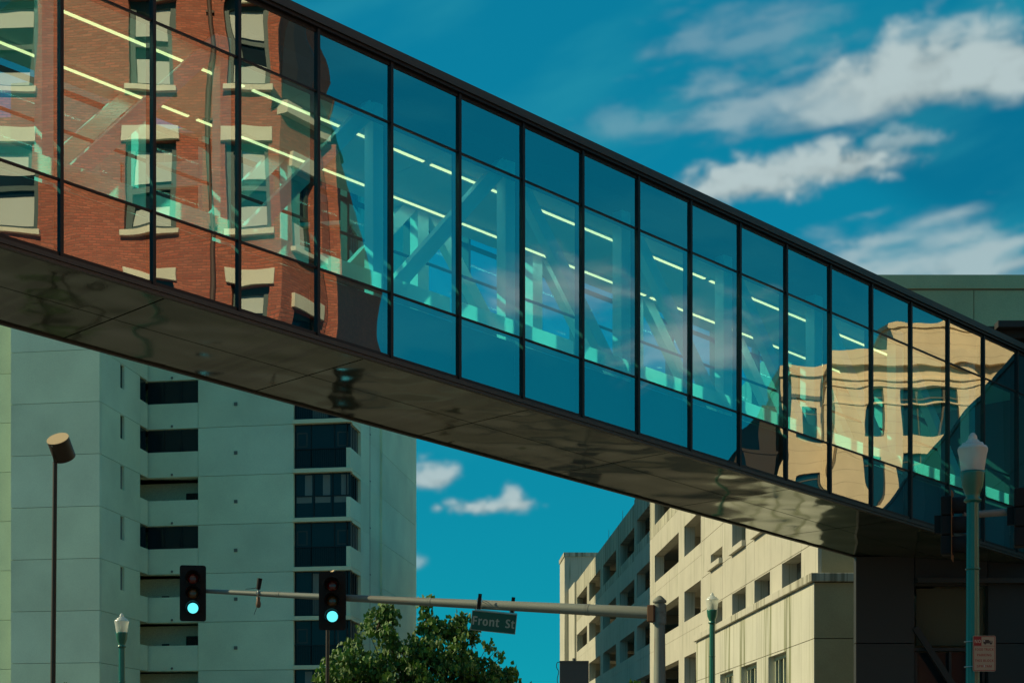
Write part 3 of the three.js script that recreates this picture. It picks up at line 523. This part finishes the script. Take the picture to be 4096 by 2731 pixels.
// ------------------------------------------------------------------ tan stone building further off (seen in the right-hand panes)
{
  const turn = THREE.MathUtils.degToRad(-94.77), t = thing('tan_building', 'sunlit tan stone building with tall windows mirrored in the right glass panes', 'building', [75.14, 0, -41.27], turn);
  const q = (n, g, m, p = t) => part(n, g, m, p), blue = phys({ color: rgb(0.01, 0.05, 0.07), roughness: 0.05, ior: 2.0 }), fr = std({ color: rgb(0.12, 0.1, 0.07), roughness: 0.6 });
  const X = (px) => (1790 - px) / 37.19;
  const wins = (list, parent, z = 0) => { for (const [a, b, y0, y1] of list) { const w = q('window', box(a, b, y0, y1, z - 0.3, z - 0.27), blue, parent); const n = Math.max(1, Math.round((b - a) / 1.1)); for (let i = 0; i <= n; i++) { const x = a + (b - a) * i / n; q('frame', box(x - 0.05, x + 0.05, y0, y1, z - 0.268, z - 0.2), fr, w); } q('frame', box(a, b, y0 + (y1 - y0) * 0.78, y0 + (y1 - y0) * 0.78 + 0.08, z - 0.267, z - 0.21), fr, w); } };
  const A = [], B = [];
  for (const s of [2, 6.1, 10.2, 14.3, 18.4, 22.4]) { A.push([-2.1, -0.85, s, s + 2]); B.push([-5.7, -4.75, s, s + 2.9], [-10.4, -6.85, s, s + 2.9], [-14.8, -11.4, s, s + 2.9]); }
  q('wing_wall', panel(-2.55, 0, 0, 26.3, 0.5, A, 0), tanStone); wins(A, t);
  q('wing_cornice', metric(box(-2.55, 0.1, 26.3, 26.9, -6, 0.2)), tanStone); q('wing_band', metric(box(-2.55, 0.06, 24.85, 25.1, -0.2, 0.14)), fr); q('wing_side', metric(box(-0.3, 0, 0, 26.3, -12, -0.51)), tanStone);
  q('main_wall', panel(-20, -2.55, 0, 26.6, 0.5, B, 0).translate(0, 0, 1.3), tanStone); wins(B.map((w) => w), t, 1.3);
  q('main_side', metric(box(-2.85, -2.55, 0, 26.6, -12, 0.79)), tanStone);
  for (const [y, h, d] of [[26.6, 0.9, 0.5], [25.75, 0.12, 0.14], [25.35, 0.1, 0.1], [24.3, 0.1, 0.08]]) q('cornice', metric(box(-20.1, -2.45, y, y + h, 0.5, 1.3 + d)), tanStone);
  q('penthouse', metric(box(-16.5, -6.7, 27.5, 29.6, -8, -1.2)), tanStone); q('coping', metric(box(-16.6, -6.6, 29.6, 29.9, -8.1, -1.05)), tanStone);
  q('roof', metric(box(-20, 0, 25.9, 26.2, -14, -0.6)), fr); q('plain_wall', metric(box(-20, 0, 0, 26.2, -14.4, -14)), tanStone); q('side_wall', metric(box(-20, -19.7, 0, 26.6, -14, 0.79)), tanStone);
  const d = thing('brown_annex', 'dark brown building beside the tan stone one, mirrored in the lower right panes', 'building', [74.6, 0, -40.9], turn), br = std({ color: rgb(0.05, 0.035, 0.025), roughness: 0.8 });
  part('wall', metric(box(0, 2.4, 0, 21.5, -10, 0)), br, d); part('stepped_top', metric(box(0.02, 1.2, 21.5, 24.4, -9.9, -0.05)), br, d); part('coping', metric(box(-0.05, 2.45, 21.502, 21.7, -10.05, 0.06)), br, d);
}
// ------------------------------------------------------------------ traffic signals on a mast arm
function lens(r) { const pts = []; for (let i = 0; i <= 8; i++) { const a = i / 8 * Math.PI / 2; pts.push([r * Math.cos(a), 0.035 * Math.sin(a)]); } return lathe([[0.0005, -0.01], [r, -0.01], ...pts.slice(0, -1), [0.0005, 0.035]], 28).rotateX(Math.PI / 2); }
const lensOff = { red: phys({ color: rgb(0.16, 0.012, 0.008), roughness: 0.2, clearcoat: 0.6 }), amber: phys({ color: rgb(0.12, 0.05, 0.006), roughness: 0.2, clearcoat: 0.6 }), green: phys({ color: rgb(0.01, 0.06, 0.045), roughness: 0.2, clearcoat: 0.6 }) };
const greenOn = std({ color: rgb(0.1, 0.5, 0.5), emissive: rgb(0.12, 0.78, 0.86), emissiveIntensity: 1.35, roughness: 0.3 });
function visor(r, d) { // open tunnel visor: a bent sheet round the upper three quarters
  const g = new THREE.CylinderGeometry(r, r * 0.97, d, 26, 1, true, -2.3, 4.6), h = new THREE.CylinderGeometry(r - 0.008, r * 0.97 - 0.008, d, 26, 1, true, -2.3, 4.6); const p = h.index.array; for (let i = 0; i < p.length; i += 3) { const t = p[i]; p[i] = p[i + 1]; p[i + 1] = t; }
  h.computeVertexNormals(); return mergeGeometries([g, h]).rotateX(Math.PI / 2).rotateZ(Math.PI).translate(0, 0, d / 2);
}
function signalHead(name, label, pos, turn, { plate, lit, group }) {
  const t = thing(name, label, 'traffic light', pos, turn, group);
  if (plate) { const s = new THREE.Shape(), w = 0.31, h = 0.67, r = 0.07; s.moveTo(-w + r, -h); s.lineTo(w - r, -h); s.quadraticCurveTo(w, -h, w, -h + r); s.lineTo(w, h - r); s.quadraticCurveTo(w, h, w - r, h); s.lineTo(-w + r, h); s.quadraticCurveTo(-w, h, -w, h - r); s.lineTo(-w, -h + r); s.quadraticCurveTo(-w, -h, -w + r, -h); part('backplate', new THREE.ExtrudeGeometry(s, { depth: 0.01, bevelEnabled: false }).translate(0, 0, -0.02), signalBlack, t); }
  ['red', 'amber', 'green'].forEach((c, i) => {
    const y = 0.355 - i * 0.355, b = part('section', bevelled(0.36, 0.345, 0.2, 0.03, 0, y, -0.12), signalBlack, t);
    part('rim', new THREE.TorusGeometry(0.158, 0.014, 8, 30).translate(0, y, -0.015), signalBlack, b);
    const on = lit && c === 'green'; part(on ? 'lit_green_signal_lens' : 'signal_lens', lens(0.128).translate(0, y, -0.016), on ? greenOn : lensOff[c], b);
    part('visor', visor(0.172, 0.24).translate(0, y, -0.02), signalBlack, b);
  });
  part('bracket', box(-0.05, 0.05, -0.12, 0.2, -0.34, -0.221), signalBlack, t);
  return t;
}
{
  const P = [3.13, 5.08, -36], Q = [-7.95, 6.14, -41.14];
  const at = (f) => [0, 1, 2].map((i) => P[i] + (Q[i] - P[i]) * f);
  const t = thing('signal_mast', 'galvanised traffic signal pole with a long tapered mast arm over the street', 'signal pole', [P[0], 0, P[2]]), L = (p) => [p[0] - P[0], p[1], p[2] - P[2]];
  part('pole', rod([0, 0, 0], [0, 5.3, 0], 0.17, 0.108, 28), galvanised, t);
  part('pole_cap', lathe([[0.0005, 0.16], [0.05, 0.14], [0.13, 0.06], [0.145, 0.05], [0.145, 0.0], [0.1, -0.01]], 24).translate(0, 5.3, 0), galvanised, t);
  part('base_plate', bevelled(0.6, 0.05, 0.6, 0.01, 0, 0.03, 0), galvanised, t);
  part('arm', rod(L(at(0.012)), L(at(1)), 0.132, 0.045, 28), galvanised, t);
  const ax = new THREE.Vector3(Q[0] - P[0], Q[1] - P[1], Q[2] - P[2]).normalize();
  const cl = bevelled(0.16, 0.36, 0.36, 0.02); cl.rotateY(Math.atan2(5.14, 11.08) * -1 + 0); part('arm_flange', cl.translate(-0.13, 5.07, -0.05), std({ color: rgb(0.10, 0.05, 0.025), roughness: 0.85 }), t);
  part('pole_collar', new THREE.CylinderGeometry(0.14, 0.14, 0.42, 28).translate(0, 5.06, 0), galvanised, t);
  for (const f of [0.135, 0.45, 0.78]) { const c = at(f), r = 0.132 + (0.045 - 0.132) * f + 0.006, a = at(f - 0.004), b = at(f + 0.004); part('arm_band', rod(L(a), L(b), r, r, 24), galvanised, t); }
  const face = Math.atan2(-at(0.655)[0], -at(0.655)[2]) * 0 + 0.08;
  const s1 = at(0.972), s2 = at(0.655);
  signalHead('traffic_light', 'traffic light with rounded black backplate showing green, at the arm tip', [s1[0], s1[1] - 0.1, s1[2] + 0.34], 0.16, { plate: true, lit: true, group: 'lit signal heads on the mast arm' });
  signalHead('traffic_light', 'traffic light with square black backplate showing green, mid-arm beside the tree', [s2[0], s2[1] - 0.12, s2[2] + 0.36], 0.05, { plate: true, lit: true, group: 'lit signal heads on the mast arm' });
  // detector on the arm
  const d = at(0.825), g = thing('arm_detector', 'small dark sensor with a white ring clamped on the mast arm', 'sensor', d);
  part('sensor_body', rod([0, 0.1, 0.02], [0.04, 0.36, 0.02], 0.05, 0.06, 14), signalBlack, g); part('clamp', new THREE.TorusGeometry(0.085, 0.018, 8, 24).rotateY(Math.PI / 2), steelBright, g); part('sensor_head', lathe([[0.0005, -0.34], [0.05, -0.32], [0.065, -0.24], [0.04, -0.16], [0.05, -0.08], [0.0005, -0.07]], 14), std({ color: rgb(0.16, 0.09, 0.05), roughness: 0.6 }), g); part('aerial', rod([-0.02, 0.14, 0], [-0.3, 0.1, 0.05], 0.008, 0.006, 6), signalBlack, g); part('whip', rod([-0.03, -0.3, 0], [-0.1, -0.5, 0.02], 0.007, 0.005, 6), signalBlack, g);
  // street name sign hanging from the arm
  const n0 = at(0.319), slope = Math.atan2(P[1] - Q[1], 12.2), sg = thing('street_sign', 'green street name sign reading Front St hung below the arm', 'street sign', [n0[0], n0[1] - 0.39, n0[2] + 0.12], 0.02); sg.rotation.z = slope - 0.015;
  const green = std({ color: rgb(0.003, 0.09, 0.06), roughness: 0.45 }), white = std({ color: rgb(0.33, 0.4, 0.34), roughness: 0.5 });
  part('sign_plate', bevelled(1.0, 0.44, 0.012, 0.005), green, sg);
  for (const [x0, x1, y0, y1] of [[-0.498, 0.498, 0.205, 0.218], [-0.498, 0.498, -0.218, -0.205], [-0.498, -0.485, -0.205, 0.205], [0.485, 0.498, -0.205, 0.205]]) part('sign_border', box(x0, x1, y0, y1, 0.0062, 0.0085), white, sg);
  const txt = new TextGeometry('Front  St', { font, size: 0.19, depth: 0.003, curveSegments: 6, bevelEnabled: false }); txt.computeBoundingBox(); const bb = txt.boundingBox; txt.translate(-(bb.min.x + bb.max.x) / 2, -(bb.min.y + bb.max.y) / 2, 0.0064); txt.scale(0.93 / (bb.max.x - bb.min.x), 1, 1); part('lettering', txt, white, sg);
  part('rail', box(-0.45, 0.5, 0.222, 0.25, -0.02, 0.02), steelBright, sg);
  for (const x of [-0.36, 0.38]) { const h = part('hanger', box(x - 0.04, x + 0.04, 0.251, 0.6, -0.035, -0.02), signalBlack, sg); for (const s of [-0.05, 0.05]) { part('strap', new THREE.TorusGeometry(0.118, 0.008, 6, 30).rotateY(Math.PI / 2).translate(x + s, 0.39, -0.12), steelBright, h); part('buckle', bevelled(0.03, 0.05, 0.02, 0.005, x + s, 0.44, 0.0), steelBright, h); } }
}

// ------------------------------------------------------------------ acorn street lamps
const globeGlass = phys({ color: rgb(0.92, 0.93, 0.86), transmission: 0.7, thickness: 0, roughness: 0.5, ior: 1.6 });
const globeRibs = phys({ color: rgb(0.9, 0.92, 0.86), transmission: 0.6, thickness: 0, roughness: 0.3, ior: 1.8 });
function fluted(r0, r1, h, n = 12) {
  const seg = n * 4, g = new THREE.CylinderGeometry(r1, r0, h, seg, 1, true), p = g.attributes.position; for (let i = 0; i < p.count; i++) { const x = p.getX(i), z = p.getZ(i), a = Math.atan2(z, x), k = 1 - 0.1 * Math.pow(Math.abs(Math.sin(a * n / 2)), 0.7) ; p.setX(i, x * k); p.setZ(i, z * k); } g.computeVertexNormals(); return g.translate(0, h / 2, 0);
}
function acornLamp(label, pos, H, R, name = 'street_lamp') {
  const t = thing(name, label, 'street lamp', pos, 0, 'green acorn street lamps'), s = R / 0.2; // R = globe radius, H = top of finial
  const gb = H - 0.543 * s; // base of the globe
  part('base', lathe([[0.26, 0], [0.26, 0.25], [0.22, 0.3], [0.2, 0.75], [0.14, 0.85], [0.12, 0.95], [0.0005, 0.96]], 24), postGreen, t);
  part('fluted_shaft', fluted(0.105 * s, 0.085 * s, gb - 1.37 * s).translate(0, 0.95, 0).scale(1, (gb - 0.42 * s - 0.95) / (gb - 1.37 * s + 0.0), 1).translate(0, 0, 0), postGreen, t);
  t.children[1].geometry.computeBoundingBox(); { const bb = t.children[1].geometry.boundingBox; t.children[1].geometry.translate(0, gb - 0.42 * s - bb.max.y, 0); }
  part('capital', lathe([[0.085, -0.44], [0.12, -0.42], [0.12, -0.39], [0.095, -0.37], [0.1, -0.32], [0.15, -0.2], [0.165, -0.05], [0.17, -0.03], [0.17, 0], [0.0005, 0.0]].map(([a, b]) => [a * s, b * s])).translate(0, gb, 0), postGreen, t);
  const g = part('glass_globe', lathe([[0.155, 0], [0.165, 0.06], [0.176, 0.14], [0.188, 0.22], [0.203, 0.28], [0.206, 0.31]].map(([a, b]) => [a * s, b * s]), 40).translate(0, gb, 0), globeGlass, t);
  part('glass_crown', lathe([[0.206, 0.311], [0.2, 0.332], [0.188, 0.35], [0.152, 0.362], [0.15, 0.375], [0.14, 0.396], [0.095, 0.408], [0.09, 0.425], [0.076, 0.442], [0.06, 0.448]].map(([a, b]) => [a * s, b * s]), 40).translate(0, gb, 0), globeRibs, t);
  part('finial', lathe([[0.06, 0.448], [0.062, 0.47], [0.054, 0.5], [0.036, 0.518], [0.034, 0.53], [0.016, 0.541], [0.0005, 0.543]].map(([a, b]) => [a * s, b * s]), 24).translate(0, gb, 0), globeRibs, t);
  part('lamp_core', lathe([[0.0005, 0.02], [0.05, 0.03], [0.055, 0.12], [0.04, 0.19], [0.0005, 0.2]].map(([a, b]) => [a * s, b * s]), 20).translate(0, gb, 0), std({ color: rgb(0.5, 0.46, 0.34), roughness: 0.5 }), t);
  part('shaft_clamp', new THREE.TorusGeometry(0.09 * s, 0.014, 8, 20).rotateX(Math.PI / 2).translate(0, gb - 1.4, 0), postGreen, t);
  return t;
}
acornLamp('tall green fluted acorn lamp in the right foreground carrying a parking sign', [6.62, 0.13, -24.4], 6.42, 0.205);
acornLamp('green acorn lamp with pale sunlit globe before the tower wall', [-11.1, 0, -48.3], 6.27, 0.2);
acornLamp('green acorn lamp standing before the stained cream garage block', [6.06, 0, -51.4], 7.2, 0.195);
{ // parking notice on the right-hand lamp
  const W = 512, H = 780, cv = document.createElement('canvas'); cv.width = W; cv.height = H; const c = cv.getContext('2d');
  c.fillStyle = '#a3947a'; c.fillRect(0, 0, W, H); c.strokeStyle = '#8d2a22'; c.lineWidth = 14; c.strokeRect(20, 20, W - 40, H - 40); c.fillStyle = '#8d1d1c'; c.fillRect(28, 28, 165, 190); c.fillRect(28, 222, W - 56, 8);
  c.fillStyle = '#b5a68e'; c.font = 'bold 100px sans-serif'; c.textAlign = 'center'; c.textBaseline = 'middle'; c.fillText('NO', 110, 125);
  c.fillStyle = '#2b2421'; c.fillRect(235, 90, 130, 80); c.fillRect(368, 112, 70, 58); c.fillStyle = '#a3947a'; c.fillRect(392, 122, 34, 24); c.fillStyle = '#2b2421'; for (const x of [275, 405]) { c.beginPath(); c.arc(x, 172, 22, 0, 7); c.fill(); }
  c.fillStyle = '#8d2a22'; c.font = 'bold 76px sans-serif'; ['FOOD TRUCK', 'PARKING', 'THIS BLOCK', '5PM-7AM'].forEach((s, i) => c.fillText(s, W / 2, 300 + i * 122, 420));
  const tx = new THREE.CanvasTexture(cv); tx.colorSpace = THREE.SRGBColorSpace;
  const t = thing('parking_sign', 'small red and white NO FOOD TRUCK PARKING sign on the lamp post', 'sign', [6.72, 0.13, -24.24], 0.03);
  const s = new THREE.Shape(), w = 0.165, h = 0.255, r = 0.03; s.moveTo(-w + r, -h); s.lineTo(w - r, -h); s.quadraticCurveTo(w, -h, w, -h + r); s.lineTo(w, h - r); s.quadraticCurveTo(w, h, w - r, h); s.lineTo(-w + r, h); s.quadraticCurveTo(-w, h, -w, h - r); s.lineTo(-w, -h + r); s.quadraticCurveTo(-w, -h, -w + r, -h);
  const plate = new THREE.ExtrudeGeometry(s, { depth: 0.004, bevelEnabled: false }), face = new THREE.ShapeGeometry(s), p = face.attributes.position, uv = face.attributes.uv; for (let i = 0; i < p.count; i++) uv.setXY(i, (p.getX(i) + w) / (2 * w), (p.getY(i) + h) / (2 * h));
  part('sign_plate', plate.translate(0.02, 3.24, 0), steelBright, t); part('printed_face', face.translate(0.02, 3.24, 0.0065), std({ map: tx, roughness: 0.6 }), t);
  for (const y of [3.06, 3.42]) { part('bolt', lathe([[0.0005, 0.008], [0.01, 0.006], [0.012, 0]], 10).rotateX(Math.PI / 2).translate(0.02, y, 0.007), steelBright, t); part('band', new THREE.TorusGeometry(0.112, 0.008, 6, 24).rotateX(Math.PI / 2).translate(-0.1, y, -0.16), steelBright, t); }
}

// ------------------------------------------------------------------ drum floodlights on bronze poles
function drumLight(label, pos, H, yaw, lean, side) {
  const t = thing('drum_floodlight', label, 'floodlight', pos, 0, 'bronze drum floodlights');
  part('pole', rod([-lean, 0, 0], [0, H, 0], 0.07, 0.055, 18), bronze, t);
  const q = new THREE.Group(); const tilt = (g) => g.rotateX(0.7).rotateZ(0.2 * side).rotateY(yaw).translate(0.15 * side, H + 0.34, 0.0);
  part('drum', tilt(new THREE.CylinderGeometry(0.275, 0.275, 0.52, 40)), bronze, t);
  part('cap_plate', tilt(new THREE.CylinderGeometry(0.277, 0.277, 0.012, 40).translate(0, 0.266, 0)), std({ color: rgb(0.6, 0.42, 0.22), roughness: 0.75 }), t);
  part('lens_ring', tilt(new THREE.TorusGeometry(0.262, 0.016, 8, 40).rotateX(Math.PI / 2).translate(0, -0.262, 0)), bronze, t);
  part('yoke', mergeGeometries([bar([0, H - 0.03, 0.03], [0.02, H + 0.36, 0.3], 0.05, 0.03), bar([0, H - 0.03, -0.03], [0.05, H + 0.3, -0.25], 0.05, 0.03)]), bronze, t);
  part('yoke_bolt', lathe([[0.0005, 0.03], [0.028, 0.024], [0.034, 0]], 14).rotateX(Math.PI / 2).translate(0.02, H + 0.34, 0.3), steelBright, t);
  return t;
}
drumLight('bronze drum floodlight on a thin pole at the far left', [-11.3, 0, -42], 9.4, 0, 0.09, 1);
drumLight('bronze drum floodlight half hidden behind the mid-arm traffic light', [-5.75, 0, -53], 7.35, -0.9, 0.02, 1);

// ------------------------------------------------------------------ signals at the right edge, in shade
{
  const yellow = std({ color: rgb(0.28, 0.10, 0.01), roughness: 0.5 });
  const m = thing('signal_mast', 'dull metal signal arm in shade behind the right-hand lamp', 'signal pole', [10.4, 0, -31]);
  part('pole', rod([0, 0.0, 0], [0, 6.6, 0], 0.14, 0.11, 20), galvanised, m); part('arm', rod([0, 6.55, 0], [-2.2, 6.36, 0.15], 0.08, 0.06, 16), galvanised, m); part('arm_clamp', bevelled(0.2, 0.26, 0.26, 0.02, -0.1, 6.54, 0), galvanised, m);
  const a = signalHead('traffic_light', 'dark traffic light seen from the side beside the right-hand lamp', [8.0, 6.15, -30.75], 1.25, { plate: false, lit: false });
  part('backplate_edge', box(-0.25, 0.25, -0.62, 0.62, -0.03, -0.02), yellow, a);
  signalHead('traffic_light', 'dark traffic light cut off by the right picture edge', [9.32, 6.3, -30.75], 1.3, { plate: false, lit: false });
}
{ // grey panel at the foot of the frame
  const t = thing('cabinet_panel', 'plain grey metal panel on a post in front of the garage, bottom of picture', 'panel', [1.83, 0, -50]), grey = std({ color: rgb(0.09, 0.095, 0.09), roughness: 0.6 });
  part('post', rod([0, 0, -0.12], [0, 5.12, -0.12], 0.06, 0.05, 14), grey, t); part('back_panel', bevelled(0.86, 1.2, 0.08, 0.015, 0, 4.43, 0), grey, t); part('stiffener', box(-0.43, 0.43, 4.98, 5.035, 0.041, 0.06), grey, t);
  const loop = new THREE.CatmullRomCurve3([[-0.4, 5.0, 0.05], [-0.5, 4.98, 0.05], [-0.52, 4.85, 0.05], [-0.46, 4.72, 0.05], [-0.5, 4.5, 0.05], [-0.47, 4.2, 0.05]].map((p) => new THREE.Vector3(...p))); part('cable', new THREE.TubeGeometry(loop, 30, 0.012, 6), signalBlack, t);
}

// ------------------------------------------------------------------ trees
function leaves(tips, per, spread, size, seed) {
  const r = mulberry(seed), pos = [], col = [], v = new THREE.Vector3(), e = new THREE.Euler(), m = new THREE.Matrix4();
  const shape = [[0, 0, 0], [0.42, 0.3, 0.06], [0.3, 0.62, 0.02], [0, 1, -0.06], [-0.3, 0.62, 0.02], [-0.42, 0.3, 0.06]], tri = [[0, 1, 2], [0, 2, 3], [0, 3, 4], [0, 4, 5]];
  for (const [x, y, z] of tips) { const own = 0.75 + 0.5 * r(); for (let k = 0; k < per; k++) {
    const d = Math.cbrt(r()) * spread * (0.7 + 0.6 * r()), th = r() * 6.283, u = r() * 2 - 1, q = Math.sqrt(1 - u * u), s = size * (0.65 + 0.7 * r());
    e.set(-0.6 + (r() - 0.5) * 2.2, r() * 6.283, (r() - 0.5) * 1.6); m.makeRotationFromEuler(e).setPosition(x + d * q * Math.cos(th), y + d * u * 0.85, z + d * q * Math.sin(th));
    const w = own * (0.8 + 0.4 * r()), yl = r() < 0.12 ? 1.5 : 1, c = [0.085 * w * yl, 0.19 * w * (yl > 1 ? 1.2 : 1), 0.014 * w];
    for (const t of tri) for (const i of t) { v.set(...shape[i]).multiplyScalar(s).applyMatrix4(m); pos.push(v.x, v.y, v.z); col.push(...c); }
  } }
  const g = new THREE.BufferGeometry(); g.setAttribute('position', new THREE.Float32BufferAttribute(pos, 3)); g.setAttribute('color', new THREE.Float32BufferAttribute(col, 3)); g.computeVertexNormals(); return g;
}
const leafMat = phys({ vertexColors: true, color: rgb(1, 1, 1), roughness: 0.75, transmission: 0.32, thickness: 0, side: THREE.DoubleSide }), bark = std({ color: rgb(0.07, 0.05, 0.035), roughness: 0.95 });
function tree(name, label, pos, lobes, trunkH, per, spread, size, seed) {
  const t = thing(name, label, 'tree', pos), r = mulberry(seed), tips = [], limbs = [];
  limbs.push(rod([0, 0, 0], [0.1, trunkH, 0.05], 0.2, 0.12, 10));
  for (const [x, y, z, R, n] of lobes) {
    limbs.push(rod([0.08, trunkH * 0.85, 0.04], [x, y, z], 0.08, 0.025, 7));
    for (let i = 0; i < n; i++) { const th = r() * 6.283, u = r() * 2 - 1, q = Math.sqrt(1 - u * u), d = R * (0.35 + 0.72 * Math.pow(r(), 0.6)), p = [x + d * q * Math.cos(th), y + d * u * 0.95, z + d * q * Math.sin(th)]; tips.push(p); if (i % 3 === 0) limbs.push(rod([x, y, z], p, 0.02, 0.008, 5)); }
  }
  part('trunk', mergeGeometries(limbs), bark, t); part('crown', leaves(tips, per, spread, size, seed + 1), leafMat, t); return t;
}
tree('street_tree', 'leafy green street tree below the mast arm', [-3.1, 0, -60], [[-1.6, 7.0, 0, 0.62, 26], [-1.25, 7.35, 0, 0.3, 8], [-1.5, 5.7, 0.2, 1.3, 74], [-2.4, 5.0, 0.3, 1.3, 70], [0.1, 6.85, -0.1, 0.42, 16], [0.05, 7.7, -0.1, 0.14, 4], [-0.1, 5.6, 0.4, 0.9, 40], [1.3, 6.75, 0, 0.62, 26], [0.7, 5.5, 0, 1.5, 90], [1.7, 5.2, 0.2, 1.2, 60], [2.55, 4.6, 0, 0.85, 40], [3.0, 5.15, 0, 0.22, 7], [0, 4.3, 0.6, 2.0, 90], [-2.6, 4.0, 0, 1.6, 70], [2.4, 3.8, 0, 1.4, 60]], 4.4, 25, 0.26, 0.17, 31);
tree('broadleaf_tree', 'leafy tree tip in front of the garage beside the signal pole', [2.75, 0, -37.5], [[-0.35, 3.25, 0, 0.22, 9], [0.15, 3.35, 0, 0.3, 12], [-0.1, 2.9, 0, 0.5, 30], [0, 2.3, 0, 0.8, 40]], 2.3, 9, 0.14, 0.17, 41);
tree('young_tree', 'thin tree tips in shade at the lower left corner', [-13.1, -0.16, -45], [[-0.7, 3.9, 0, 0.18, 6], [0.3, 3.95, 0, 0.2, 7], [1.2, 3.95, 0, 0.2, 7], [0.2, 3.2, 0, 0.9, 40]], 2.6, 12, 0.16, 0.13, 51);

scene.traverse((o) => { if (o.isMesh) { o.castShadow = o.receiveShadow = true; } });
renderer.render(scene, camera);
